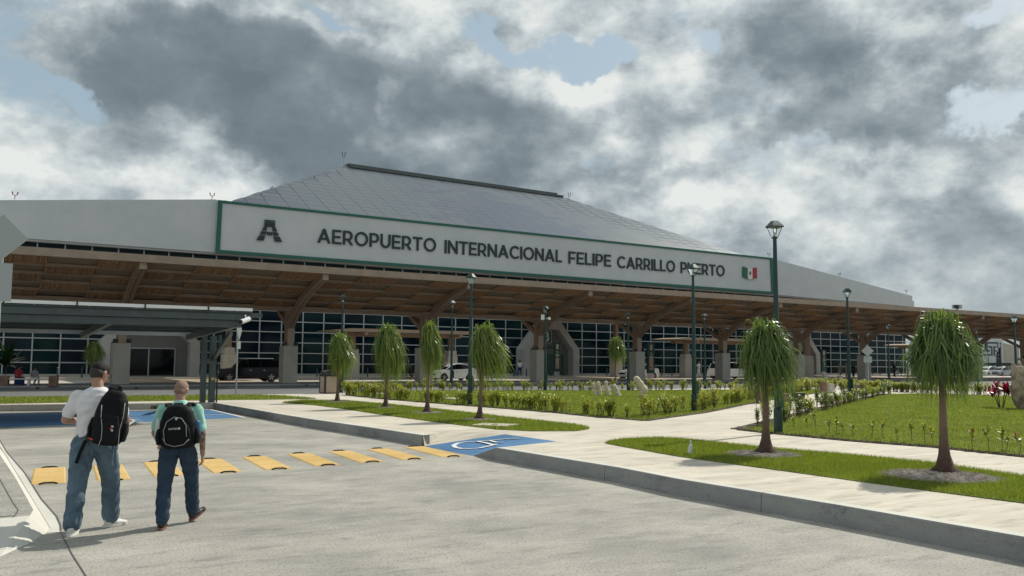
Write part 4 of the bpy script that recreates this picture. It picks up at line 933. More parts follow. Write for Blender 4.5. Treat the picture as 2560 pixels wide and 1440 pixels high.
# ================================================================== PALMS
leafmat('dry_leaf',(0.20,0.15,0.07),(0.34,0.27,0.13),0.6,0.3)
def palm(label,H,R,seed,wind,n,wid=.016,light=False,drop=1.0,group='ponytail palms in the verge',flare=.17,ltr=1.0,Hc=1.3,hk=.95):
    r=random.Random(seed); o=empty('ponytail_palm',(0,0,0),0,label,'palm tree',group)
    ht=H*hk; bx=wind*.03
    pts=[(0,0,-.02),(0,0,.02),(0,0,.10),(bx*.2,0,.25),(bx*.5,0,.45),(bx,0,ht*.5),(bx*1.6,0,ht)]
    mb=MB(); mb.tube(pts,[flare*1.08,flare,flare*.58,flare*.38,flare*.29,.045,.038],12)
    # knuckled root flare
    mb.v=[(x*(1+.10*math.sin(5*math.atan2(y,x)+seed)*max(0,1-z/.3)),y*(1+.10*math.sin(5*math.atan2(y,x)+seed)*max(0,1-z/.3)),z) for x,y,z in mb.v]
    mb.build('trunk','palm_trunk',o,smooth=True)
    lf=MB(); top=Vector((bx*1.6,0,ht-.02)); sg=9
    zb=top.z-Hc*.93
    for i in range(n):
        az=r.uniform(0,2*PI); q=r.random(); z0=top.z-.22*Hc*q; rho=R*(.66+.42*math.sqrt(q))*r.uniform(.45,1.08)
        fo=r.random()<.34
        if fo: rho*=r.uniform(1.0,1.25)
        rise=(.12*(1-q)+.05)*min(Hc,1.1)*r.uniform(.5,1.5)*(1.6 if fo else 1); drop=(.62 if fo else 1.0)*(z0-zb)*(r.uniform(.35,1.0) if r.random()<.8 else r.uniform(.2,.6))*r.uniform(.9,1.08); wl=wind*r.uniform(.10,.55)*R; sw=r.uniform(-.5,.5); w=wid*r.uniform(.65,1.3)
        g1=r.uniform(1.8,3.2); p0=r.uniform(1.5,2.3); kx=r.uniform(-.05,.05); P=[]
        for k in range(sg+1):
            f=k/sg; rr=.03+rho*(1-(1-f)**g1); a2=az+sw*f
            P.append(Vector((top.x+rr*math.cos(a2)+wl*f**1.5*2+kx*math.sin(f*6),rr*math.sin(a2)-wl*.3*f,z0+rise*math.sin(PI*min(1,f*1.7))-drop*f**p0)))
        vs=[]
        for k in range(sg+1):
            f=k/sg; a2=az+sw*f; tw=Vector((-math.sin(a2),math.cos(a2),.5*math.sin(f*5+i))).normalized(); ww=w*(1-f**2.6*.92)/2; vs+=[P[k]+tw*ww,P[k]-tw*ww]
        lf.add(vs,[(2*k,2*k+1,2*k+3,2*k+2) for k in range(sg)])
    # a few dry straw-coloured leaves hang under the crown
    dr=MB()
    for i in range(26):
        az=r.uniform(0,2*PI); z0=top.z-Hc*r.uniform(.2,.45); L=Hc*r.uniform(.3,.6); rr=R*r.uniform(.15,.6); P=[Vector((top.x+math.cos(az)*(.03+rr*(1-(1-k/5)**2)),math.sin(az)*(.03+rr*(1-(1-k/5)**2)),z0-L*(k/5)**1.3)) for k in range(6)]; sv=Vector((-math.sin(az),math.cos(az),0)); vs=[]
        for k in range(6): ww=wid*.8*(1-(k/5)**2*.9)/2; vs+=[P[k]+sv*ww,P[k]-sv*ww]
        dr.add(vs,[(2*k,2*k+1,2*k+3,2*k+2) for k in range(5)])
    dr.build('dry_leaves','dry_leaf',o)
    # young spear leaves standing up at the crown
    for i in range(34):
        az=r.uniform(0,2*PI); e=math.radians(r.uniform(55,88)); d=Vector((math.cos(az)*math.cos(e)+wind*.1,math.sin(az)*math.cos(e),math.sin(e))); p=top.copy(); L=r.uniform(.12,.42 if H>2.4 and not light else .26)*H*.5; vs=[]; sv=Vector((-math.sin(az),math.cos(az),0))
        for k in range(4): ww=wid*.6*(1-k/3*.92)/2; vs+=[p+sv*ww,p-sv*ww]; p=p+d*(L/3); d=(d+Vector((wind*.05,0,-.05))).normalized()
        lf.add(vs,[(2*k,2*k+1,2*k+3,2*k+2) for k in range(3)])
    lf.build('crown','palm_leaf_light' if light else 'palm_leaf',o); return o
pd=[(2362,1181,765,'nearest ponytail palm, big dark drooping crown, right of the diagonal path',.47,11,.10,1500,.021,False,1.12),
    (1915,1133,790,'second nearest ponytail palm, arching crown before the tallest lamp post',.47,12,.30,1150,.020,False,1.36),
    (1199,1049,808,'fourth of the four windblown small palms, in front of the third lamp post',.40,23,1.1,750,.026,True,1.62),
    (1068,1032,801,'third of the four windblown small palms, narrow tall crown',.30,24,.6,560,.026,True,1.62),
    (964,1019,806,'second of the four windblown small palms, broad yellow-green crown',.50,25,.4,850,.026,True,2.0),
    (843,1005,832,'first of the four windblown small palms, beside the litter bin',.48,26,.55,650,.028,True,1.62)]
for px,py,ty,lab,R,seed,wind,n,wd,lt,Hc_ in pd:
    P=at(px,py,.226); H=(py-ty)*P.y/2200; o=palm(lab,H,R,seed,wind,n,wd,lt,flare=.21 if P.y<16 else .17,Hc=Hc_*(1.0 if P.y<16 else 1.10),hk=.825 if P.y<14 else .85 if P.y<16 else .895); o.location=P
P=at(1539,962,.22); o=palm('lone small palm standing in the hedge behind the stone fingers',2.9,.62,31,.3,650,.032,True,group=None,Hc=1.8); o.location=P; o.scale=(1,1,(962-848)*P.y/2200/2.9)
P=Vector(((236-1280)/2200*52,52,0)); o=palm('lone small palm behind the head of the man in the white shirt',2.65,.58,32,.4,600,.032,True,group=None,Hc=1.55); o.location=P
# gravel rings
def gravel(px,py,r,label,n,sz):
    P=at(px,py,.226); mb=MB()
    MB().lathe([(r*1.0,.224),(r*.9,.236)],20,c=(P.x,P.y)).build('gravel_bed','soil',kind='structure')
    for i in range(n):
        a=random.uniform(0,2*PI); q=r*math.sqrt(random.random())*random.uniform(.92,1.12); x=P.x+q*math.cos(a); y=P.y+q*math.sin(a); s=sz*random.uniform(.6,1.5); z=.236+random.uniform(0,.012)
        j=[random.uniform(.6,1.3) for _ in range(5)]; th=random.uniform(0,PI); cx,sx=math.cos(th)*s,math.sin(th)*s
        mb.add([(x+cx*j[0],y+sx*j[0],z),(x-sx*j[1],y+cx*j[1],z),(x-cx*j[2],y-sx*j[2],z),(x+sx*j[3],y-cx*j[3],z),(x+s*.2,y,z+s*.8*j[4])],[(0,1,4),(1,2,4),(2,3,4),(3,0,4)])
    o=mb.build('gravel','gravel_stone',kind='stuff'); o['label']=label
gravel(2350,1192,.72,'pale gravel ring round the nearest palm',4200,.014); gravel(1908,1137,.60,'pale gravel ring round the second nearest palm',2600,.014)
gravel(1200,1050,.42,'pale gravel ring round the fourth small palm',700,.022); gravel(1070,1033,.50,'pale gravel ring round the third small palm',800,.022); gravel(962,1020,.36,'pale gravel ring round the second small palm',500,.022); gravel(843,1006,.50,'pale gravel ring round the first small palm',500,.025)

# ================================================================== SHRUBS
def shrub_mesh(seed,h,r,n,leafm,ll=.07,lw=.028,stems=5):
    R=random.Random(seed); mb=MB()
    for s in range(stems):
        a=R.uniform(0,2*PI); q=R.uniform(.1,.7)*r; tip=Vector((math.cos(a)*q,math.sin(a)*q,h*R.uniform(.6,1.0))); b=Vector((math.cos(a)*q*.2,math.sin(a)*q*.2,0)); mid=(b+tip)/2+Vector((R.uniform(-.03,.03),R.uniform(-.03,.03),0))
        mb.tube([b,mid,tip],[.007,.005,.003],4,mi=1)
        for k in range(n//stems):
            f=.25+.75*R.random()**.6; c=b.lerp(tip,f); az=R.uniform(0,2*PI); el=R.uniform(-.2,1.1); d=Vector((math.cos(az)*math.cos(el),math.sin(az)*math.cos(el),math.sin(el)))
            L=ll*R.uniform(.6,1.3); w=lw*R.uniform(.7,1.2); sv=d.cross(Vector((0,0,1))).normalized()*w/2; dn=Vector((0,0,-.15*L)); c0=c+d*.008
            mb.add([c0,c0+d*L*.5+sv,c0+d*L+dn,c0+d*L*.5-sv],[(0,1,2,3)],0)
    return mb.mesh('shrub',[leafm,'twig'])
SH=[shrub_mesh(i,.50,.27,210,'shrub_leaf',.085,.042,7) for i in range(4)]+[shrub_mesh(10+i,.56,.28,230,'shrub_dark',.085,.042,7) for i in range(3)]
SAP=[shrub_mesh(20+i,.42,.10,34,'sapling_leaf',.10,.04,2) for i in range(5)]
def resample(pts,step,z=.226):
    P=[at(x,y,z) for x,y in pts]; out=[]; 
    for a,b in zip(P,P[1:]):
        L=(b-a).length; k=max(1,int(L/step))
        for i in range(k): out.append(a.lerp(b,i/k))
    return out
LMK=[(905,'near the first small palm'),(1010,'behind the second small palm'),(1120,'behind the third small palm'),(1240,'beside the fourth small palm'),(1330,'just right of the fourth small palm'),(1440,'before the gate 3 lamp post'),(1545,'before the stone fingertips'),(1640,'before the stone thumb'),(1720,'left of the second nearest lamp post'),(1790,'right of the second nearest lamp post'),(1860,'left of the big arching palm'),(1935,'behind the big arching palm'),(1985,'right beside the tallest lamp post'),(2035,'by the dark seat block'),(2090,'by the pale log stool'),(2150,'at the bend lamp post'),(9999,'beyond the bend lamp post')]
def landmark(q):
    px=1280+2200*q.x/q.y
    for a,b in LMK:
        if px<a: return b
def row(pts,step,width,lab,group,meshes,smin=.8,smax=1.25,skip=0.0,rows=1):
    R=random.Random(len(lab)); n=0
    base=resample(pts,step)
    for p in base:
        for k in range(rows):
            if R.random()<skip: continue
            q=p+NV*R.uniform(0,width)*1.0+UV*R.uniform(-.3,.3)*step
            o=inst(meshes[R.randrange(len(meshes))],'shrub',(q.x,q.y,.226),rz=R.uniform(0,6.28)); s=R.uniform(smin,smax); o.scale=(s,s,s*R.uniform(.85,1.15)); tag(o,lab+', '+landmark(q),'shrub',group); n+=1
    return n
c1=row([(875,987),(1000,999),(1208,1014),(1386,1027),(1480,1037),(1600,1047)],.34,1.3,'young shrub along the left lawn front','shrubs along the front of the left lawn',SH[:4]+SAP[:2],.75,1.2,.05,2)
c2=row([(1625,1044),(1760,1025),(1905,997),(2050,975)],.40,.8,'bushy shrub left of the diagonal path','shrubs left of the diagonal path',SH[:4],.8,1.3,.03)
c3=row([(1880,1066),(1940,1050),(2009,1030),(2060,1018),(2121,1003),(2214,983)],.34,-.5,'variegated shrub right of the diagonal path','shrubs right of the diagonal path',SH,.7,1.15,.05)
def hedge_stuff(pts,step,width,label,meshes,rows,smin=.75,smax=1.15):
    R=random.Random(len(label)); VV=[];FF=[];MI=[]; off=0; cache=[]
    for me in meshes:
        co=np.empty(len(me.vertices)*3); me.vertices.foreach_get('co',co); cache.append((co.reshape(-1,3),[tuple(p.vertices) for p in me.polygons],[p.material_index for p in me.polygons]))
    for p in resample(pts,step):
        for k in range(rows):
            q=p+NV*R.uniform(0,width)+UV*R.uniform(-.3,.3)*step; co,fs,ms=cache[R.randrange(len(cache))]; a=R.uniform(0,6.28); s=R.uniform(smin,smax); c_,s_=math.cos(a)*s,math.sin(a)*s
            X=np.stack([co[:,0]*c_-co[:,1]*s_+q.x,co[:,0]*s_+co[:,1]*c_+q.y,co[:,2]*s*R.uniform(.85,1.15)+.226],1); VV.append(X); FF+=[tuple(i+off for i in f) for f in fs]; MI+=ms; off+=len(co)
    me=bpy.data.meshes.new('hedge'); me.from_pydata(np.concatenate(VV).tolist(),[],FF); me.materials.append(MATS['shrub_leaf']); me.materials.append(MATS['twig']); me.polygons.foreach_set('material_index',MI); me.update()
    o=bpy.data.objects.new('hedge',me); COL.objects.link(o); tag(o,label,kind='stuff')
hedge_stuff([(870,979),(1000,978),(1300,977),(1600,977),(1900,975),(2050,972)],.42,1.0,'low hedge of young shrubs between the left lawn and the service road',SH[:6],2)
hedge_stuff([(2130,968),(2214,977),(2330,982),(2450,987),(2650,993)],.30,5.5,'broad low hedge strip behind the right lawn',SH,4)
# saplings at the front edge of the right lawn (individually placed, as the photograph shows them)
saps=[(1985,1080,34,0,'thin yellow-green sapling first from the lamp post'),(2018,1075,22,0,'small dark sapling second from the lamp post'),(2041,1085,58,0,'tall sapling third from the lamp post, in the front row'),(2072,1090,36,0,'leaning pale sapling fourth from the lamp post'),(2091,1092,38,0,'sapling with bright tip, fifth from the lamp post'),(2110,1088,24,0,'short bushy sapling sixth from the lamp post'),(2133,1093,26,0,'wide low sapling seventh from the lamp post'),(2179,1098,40,0,'pale sapling left of the middle of the front row'),(2208,1100,42,0,'thin sapling in the middle of the front row'),(2243,1106,28,0,'low yellow-green sapling in the middle of the front row'),(2280,1108,44,0,'tall sapling three places left of the nearest palm'),(2312,1112,50,0,'sapling with white tips left of the nearest palm'),(2334,1114,40,0,'sapling close to the left of the nearest palm trunk'),
 (2432,1127,44,1,'red-flowered plant first right of the nearest palm'),(2472,1131,56,0,'tall dark thin sapling between two red flowers'),(2505,1133,52,1,'red-flowered tall plant in the middle right of the front row'),(2516,1130,30,0,'low pale sapling under the middle red flower'),(2549,1138,44,1,'red-flowered plant at the right edge of the picture'),(1600,1046,40,0,'thin sapling at the corner of the left lawn'),(1480,1036,30,0,'low sapling near the corner of the left lawn')]
for i,(px,py,hp,fl,lab) in enumerate(saps):
    P=at(px,py-3,.226); H=hp*P.y/2200*1.05; o=empty('sapling',P,i*1.3,lab,'plant','saplings along the lawn front'); R=random.Random(i+50); st=MB(); lf=MB(); pts=[Vector((0,0,0)),Vector((R.uniform(-.03,.03),R.uniform(-.03,.03),H*.5)),Vector((R.uniform(-.06,.06),R.uniform(-.05,.05),H))]
    st.tube(pts,[.006,.005,.003],5); 
    if H>.3: 
        b2=pts[1]+Vector((R.uniform(-.1,.1),R.uniform(-.1,.1),H*.3)); st.tube([pts[1]*.8,b2],[.004,.003],4)
    else: b2=pts[2]
    st.build('stem','twig',o)
    for k in range(int(22+H*50)):
        f=.35+.65*R.random()**.5; c=pts[1].lerp(pts[2] if R.random()<.6 else b2,(f-.35)/.65); az=R.uniform(0,6.28); el=R.uniform(.0,1.2); d=Vector((math.cos(az)*math.cos(el),math.sin(az)*math.cos(el),math.sin(el))); L=R.uniform(.07,.13); sv=d.cross(Vector((0,0,1))).normalized()*.018
        lf.add([c,c+d*L*.5+sv,c+d*L+Vector((0,0,-.012)),c+d*L*.5-sv],[(0,1,2,3)])
    lf.build('leaves','sapling_leaf',o)
    if fl:
        fm=MB()
        for k in range(26):
            az=R.uniform(0,6.28); el=R.uniform(0,1.4); d=Vector((math.cos(az)*math.cos(el),math.sin(az)*math.cos(el),math.sin(el))); sv=d.cross(Vector((0,0,1))).normalized()*.007; c=pts[2]; fm.add([c,c+d*.025+sv,c+d*.045,c+d*.025-sv],[(0,1,2,3)])
        fm.build('flower','flower_red',o)
# crimson cordyline and coral rock
def strap_plant(name,label,cat,loc,h,n,m,ll,lw,seed,stems=4,spread=.35):
    R=random.Random(seed); o=empty(name,loc,0,label,cat); st=MB(); lf=MB()
    for s in range(stems):
        a=R.uniform(0,6.28); q=spread*R.uniform(.2,1); tip=Vector((math.cos(a)*q,math.sin(a)*q,h*R.uniform(.35,.78))); st.tube([(math.cos(a)*q*.3,math.sin(a)*q*.3,0),tip*.6,tip],[.018,.014,.012],5)
        for k in range(n//stems):
            az=R.uniform(0,6.28); el=R.uniform(.1,1.35); d=Vector((math.cos(az)*math.cos(el),math.sin(az)*math.cos(el),math.sin(el))); L=ll*R.uniform(.6,1.1); sv=d.cross(Vector((0,0,1))).normalized()*lw/2; c=tip-Vector((0,0,R.uniform(0,.15))); p=c; vs=[]
            for i in range(5): w=[.3,.9,1,.7,.05][i]; vs+=[p+sv*w,p-sv*w]; p=p+d*(L/4); d=(d+Vector((0,0,-.16))).normalized()
            lf.add(vs,[(2*i,2*i+1,2*i+3,2*i+2) for i in range(4)])
    st.build('stem','twig',o); lf.build('leaves',m,o); return o
strap_plant('crimson_plant','crimson strap-leaved plant on the right lawn beside the coral rock','plant',at(2503,1019,.226),1.12,90,'crimson_leaf',.46,.10,5,6,.48)
strap_plant('broad_leaf_plant','dark green broad-leaved plant behind the bench on the left','plant',Vector(((22-1280)/2200*57,57,.1)),2.3,46,'broad_leaf',1.6,.32,6,2,.2)
def blob_rock(name,label,loc,sx,sy,sz,seed,m='coral_rock'):
    bm=bmesh.new(); bmesh.ops.create_icosphere(bm,subdivisions=4,radius=1)
    R=random.Random(seed); offs=[(Vector((R.uniform(-1,1),R.uniform(-1,1),R.uniform(-1,1))).normalized(),R.uniform(.25,.5),R.uniform(-.4,.28)) for _ in range(42)]
    for v in bm.verts:
        k=1.0
        for c,w,a in offs:
            d=(v.co.normalized()-c).length
            if d<w: k+=a*(1-d/w)**1.5
        v.co=Vector((v.co.x*sx*k,v.co.y*sy*k,(v.co.z+.9)*sz*k*.55))
    me=bpy.data.meshes.new(name); bm.to_mesh(me); bm.free(); me.materials.append(MATS[m]); me.polygons.foreach_set('use_smooth',[True]*len(me.polygons))
    o=inst(me,name,loc); return tag(o,label,'rock')
P=at(2556,1022,.226); blob_rock('coral_rock','upright eroded pale coral rock at the right edge of the lawn',P,.36,.30,1.45,4)

# ================================================================== STONE HAND
SH_=empty('stone_hand_sculpture',at(1545,988,.226),0,'pale stone hand sculpture, four fingertips and a bent thumb rising from the lawn','sculpture')
def finger(name,pxs,r0,base):
    P0=at(*base,.226); pts=[]; 
    for px,py in pxs: pts.append(Vector(((px-base[0])*P0.y/2200,0,(base[1]-py)*P0.y/2200)))
    root=P0-SH_.location; pp=[root+p for p in pts]; k=len(pp)
    # denser path with joint bulges and a domed tip
    path=[];rs=[]
    for i in range(k-1):
        for j in range(5):
            f=j/5; path.append(pp[i].lerp(pp[i+1],f)); g=(i+f)/(k-1); rs.append(r0*(1.12-.25*g+.07*math.cos(i+f and (i+f)*2*PI)))
    d=(pp[-1]-pp[-2]).normalized(); 
    for q in (0,.35,.65,.85,.97): path.append(pp[-1]+d*r0*q*.9); rs.append(r0*.86*math.sqrt(max(0,1-q*q)))
    mb=MB(); mb.tube(path,rs,14); mb.build(name,'sculpt_stone',SH_,smooth=True)
    nc=pp[-1]-d*r0*.2+Vector((-.25*r0,-r0*.80,0)); n=MB(); n.add([nc+Vector((r0*.5*math.cos(a),-.03,0))+d*r0*.75*math.sin(a) for a in [i*PI/6 for i in range(12)]]+[nc+Vector((r0*.5*math.cos(a),.03,0))+d*r0*.75*math.sin(a) for a in [i*PI/6 for i in range(12)]],[tuple(range(12))]+[(i,(i+1)%12,12+(i+1)%12,12+i) for i in range(12)]); n.build('nail','sculpt_stone',SH_)
finger('finger',[(1489,988),(1488,978),(1486,968),(1483,961)],.095,(1487,988)); finger('finger',[(1500,988),(1498,977),(1496,966),(1495,958)],.105,(1499,988))
finger('finger',[(1523,989),(1519,978),(1515,967),(1515,957)],.10,(1521,989)); finger('finger',[(1547,991),(1543,983),(1539,974),(1536,966)],.115,(1545,991))
finger('thumb',[(1606,992),(1610,975),(1600,960),(1592,949)],.17,(1606,992))

# ================================================================== STREET FURNITURE
P=at(820,984,.22); lb=empty('litter_bin',P+Vector((0,.3,0)),RU,'square litter bin with beige stone panels, dark frame and curved lid by the first palm','litter bin')
MB().bb((-.33,-.33,.0),(.33,.33,.05)).build('base','black_plastic',lb)
for x0,y0,x1,y1 in [(-.31,-.36,.31,-.30),(-.36,-.31,-.30,.31),(.30,-.31,.36,.31),(-.31,.30,.31,.36)]: MB().bb((x0,y0,.05),(x1,y1,.80)).build('stone_panel','bin_stone',lb)
for a in (-1,1):
    for b_ in (-1,1): MB().bb((a*.34-.035,b_*.34-.035,.02),(a*.34+.035,b_*.34+.035,.86)).build('corner_post','black_plastic',lb)
MB().bb((-.37,-.37,.80),(.37,.37,.90)).build('rim','black_plastic',lb)
q=MB(); ar=[(-.36,.92)]+[(-.36*math.cos(i*PI/8),.93+.17*math.sin(i*PI/8)) for i in range(9)]+[(.36,.92)]; q.vprism(ar,-.34,.34); q.build('lid','black_plastic',lb)
def stool(px,py,w,h,m,label,block=False,z=.22):
    P=at(px,py,z); o=empty('log_stool',P,.3,label,'stool','rough stools and blocks beside the diagonal path')
    if block: MB().bb((-w/2,-w*.35,0),(w/2,w*.35,h)).build('block',m,o,bevel=.02)
    else: MB().lathe([(w*.52,0),(w*.5,h*.5),(w*.47,h*.97),(w*.42,h)],14).build('trunk_block',m,o)
stool(1962,1019,.40,.50,'wood_stump','reddish log stool beside the tallest lamp post'); stool(1997,1003,.46,.13,'wood_stump','low timber plank seat under the dark block',True); 
P=at(1997,1003,.22); o=empty('seat_block',P+Vector((.02,.1,.13)),.3,'dark block standing on the low plank by the diagonal path','block'); MB().bb((-.22,-.14,0),(.22,.14,.22)).build('block','black_plastic',o,bevel=.015)
stool(2059,984,.40,.62,'wood_stump','pale log stool left of the diagonal path end'); stool(2077,983,.34,.5,'plinth_stone','narrow stone block next to the pale log stool',True); stool(2146,976,.36,.34,'wood_stump','short log stool right of the bend lamp post'); stool(2168,975,.42,.38,'wood_stump','dark slanted block at the far end of the path',True); stool(1903,1008,.40,.62,'wood_stump','log stool half hidden by the big left palm trunk')
P=at(2122,955,.05); 
for px,py,l in [(2061,954,'round planter stool under the dark green totem'),(2098,955,'small stone stool in front of the two guards')]:
    P=Vector(((px-1280)/2200*84,84,.1)); o=empty('stone_stool',P,0,l,'stool'); MB().lathe([(.25,0),(.28,.5),(.30,.56),(.26,.6)],12).build('seat','plinth_stone',o)
# bench with two seated people (left)
P=at(72,965,.10); bn=empty('bench',Vector((P.x,P.y,.10)),RU*.55,'long white slab bench between two stone blocks on the far left','bench')
bl=(130-8)*P.y/2200/2
MB().bb((-bl*.8,-.2,.40),(bl*.8,.2,.47)).build('seat','kerb_top',bn); MB().bb((-.06,-.18,0),(.06,.18,.40)).build('leg','kerb_top',bn)
for a in (-1,1): MB().bb((a*bl*.9-.24,-.26,0),(a*bl*.9+.24,.26,.62)).build('end_block','wood_stump',bn,bevel=.02)
# bollards
for i,(px,lab) in enumerate([(144,'dark bollard right of the bench, far left'),(48*0+205,'dark bollard beside the left entrance portal'),(793,'dark bollard left of the litter bin'),(919,'dark bollard behind the second small palm'),(1008,'dark bollard beside the man with the trolley'),(1285,'dark bollard left of the man with the blue suitcase'),(1316,'dark bollard right of the man with the blue suitcase'),(1379,'dark bollard left of the gate 3 totem'),(1409,'dark bollard right of the gate 3 totem'),(1517,'dark bollard left of the lone small palm'),(1654,'first of three dark bollards left of the second rear plinth'),(1680,'middle of three dark bollards left of the rear plinth'),(1706,'third of three dark bollards, before the rear plinth'),(2182,'first dark bollard right of the diamond sign'),(2200,'second dark bollard right of the diamond sign'),(2253,'dark bollard left of the nearest palm crown')]):
    s,_=ST(px,930,17.2); P=W(s,17.2,.20); o=MB().lathe([(.07,0),(.07,.75),(.05,.80),(.06,.83),(.02,.88)],8).build('bollard','lamp_cap'); o.location=P; tag(o,lab,'bollard','bollards along the drop-off kerb')
for px,lab in [(94,'black round road stud below the bench'),(341,'black round road stud below the left portal'),(766,'black road stud right of the second column')]:
    P=at(px,972 if px<700 else 965,0); o=MB().lathe([(.11,0),(.10,.06),(.05,.10)],10).build('road_stud','rubber'); o.location=P; tag(o,lab,'road stud','road studs')
# totems
def totem(px,t,y0,ybase,label,num=None,wpx=16):
    s,z1=ST(px,y0,t); o=local('direction_totem',label,'sign','dark green direction totems'); P=W(s,t,.15); o.location=P; D=P.y; w=wpx*D/2200/2/.93; H=z1-.15
    MB().bb((-w,-.12,.55),(w,.12,H)).build('panel','totem_green',o); MB().bb((-w*.8,-.1,0),(w*.8,.1,.55)).build('foot','portal_stone',o)
    MB().bb((-w*.4,-.135,H-.75),(w*.35,-.121,H-.2)).build('pictogram_plate','cream_print',o)
    for k,(a,b_) in enumerate([(.35,H-1.05),(.30,H-1.22),(.62,H-1.42),(.5,H-1.52)]): MB().bb((-w*a,-.13,b_-.04),(w*a,-.121,b_+.04)).build('print_line','cream_print',o)
    if num is None: MB().bb((-w*.6,-.14,.9),(w*.55,-.121,2.1)).build('map_board','bin_stone',o); MB().bb((-w*.4,-.15,1.05),(-w*.02,-.141,1.2)).build('print_line','black_plastic',o)
    else: word(num,-.16,.16,1.25,1.85,-.135,o,'cream_print',depth=.02)
totem(1392,17.6,856,940,'dark green totem standing before the door of gate 3'); totem(1626,9.5 if False else 5.2,857,951,'dark green totem hiding the white crossover behind the thumb',wpx=20); totem(2058,17.5,874,940,'dark green totem with number 2 by the right portal','2'); totem(2449,8.0,886,950,'dark green totem behind the tenth column',wpx=15)
gs,gz0=ST(1381,861,21.9); gz1=ST(1381,824,21.9)[1]; gh=(gz1-gz0)
GSN=local('gate_sign','square dark green gate sign with a large white number 3','sign'); gw=gh*.97
GSN.location=W(gs-gw,21.9,gz0)
MB().bb((0,0,0),(gw,.12,gh)).build('board','totem_green',GSN)
for a,b_,c,d in [(.12,.12,gw-.12,.17),(.12,gh-.17,gw-.12,gh-.12),(gw-.17,.172,gw-.12,gh-.172),(.12,.172,.17,gh-.172)]: MB().bb((a,-.012,b_),(c,-.001,d)).build('border','cream_print',GSN)
word('3',gw*.30,gw*.70,gh*.2,gh*.82,-.03,GSN,'gate_white',depth=.05); MB().bb((0,0,-.55),(gw+.1,.12,-.2)).build('lower_board','totem_green',GSN)
# yellow lane plates (rubber humps) in a row
def plate(i,c,label):
    o=empty('speed_hump_plate',(c[0],c[1],0),math.atan2(-.89,.455)+PI/2,label,'speed hump','yellow speed hump plates across the lane'); L,w=2.02,.45
    sc_=MB(); P=[(-w/2,-L/2),(w/2,-L/2),(w/2,L/2),(-w/2,L/2)]
    sc_.add([(x,y,.001) for x,y in P]+[(x*.90,y*.975,.013) for x,y in P],[(4,5,6,7),(0,1,5,4),(1,2,6,5),(2,3,7,6),(3,0,4,7)]); sc_.build('plate','yellow_paint',o)
    for e in (-1,1): MB().tube([(-.12,e*(L/2+.025),.006),(-.06,e*(L/2+.02),.022),(.06,e*(L/2+.02),.022),(.12,e*(L/2+.025),.006)],.013,6).build('handle','rubber',o)
    for y in (-.33,.33): MB().bb((-w*.40,y-.004,.0125),(w*.40,y+.004,.0142)).build('seam','bin_stone',o)
CEN=[(-6.95,13.44),(-6.22,13.87),(-5.60,14.36),(-4.87,14.82),(-4.20,15.29),(-3.53,15.85),(-2.87,16.37),(-2.2,16.86),(-1.53,17.34)]
wrd=['first from the left, before the white-trousered shadow','second from the left, seen between the legs of the taller man','third from the left, seen between the legs of the shorter man','fourth from the left, beside the tattooed hand','fifth from the left','sixth from the left','seventh from the left','second last before the blue ramp','nearest to the blue ramp']
wrd[0]='first from the left, whole and clear of both men'
for i,c in enumerate(CEN): plate(i,c,'yellow hump plate, '+wrd[i])
# small things
P=at(1724,1138,.226); bt=empty('plastic_bottle',P,.4,'crumpled clear plastic bottle lying in the near verge','bottle'); MB().tube([(0,0,.03),(.02,.01,.10),(.03,.01,.16),(.03,.01,.19),(.035,.01,.22)],[.035,.038,.03,.014,.013],8).build('body','lamp_glass',bt); MB().tube([(.035,.01,.22),(.037,.01,.24)],.016,8).build('cap','white_metal',bt)
def cover(pts,label,name='concrete_cover'):
    o=empty(name,(0,0,0),0,label,'cover'); MB().prism(pxpoly(pts,.25),.22,.262).build('slab','walk_concrete',o)
    c=at(*[sum(p[i] for p in pts)/len(pts) for i in (0,1)],.262); MB().bb((c.x-.08,c.y-.015,.2625),(c.x+.08,c.y+.015,.27)).build('lifting_bar','rubber',o)
cover([(1180,1063),(1206,1058),(1297,1061),(1262,1066)],'pale concrete cover slab at the tip of the left verge'); cover([(1108,996),(1120,994),(1150,995.5),(1136,998)],'small white cover in the left lawn behind the third palm'); cover([(925,984),(945,982),(968,983),(950,985.5)],'small white cover in the left lawn behind the second palm')

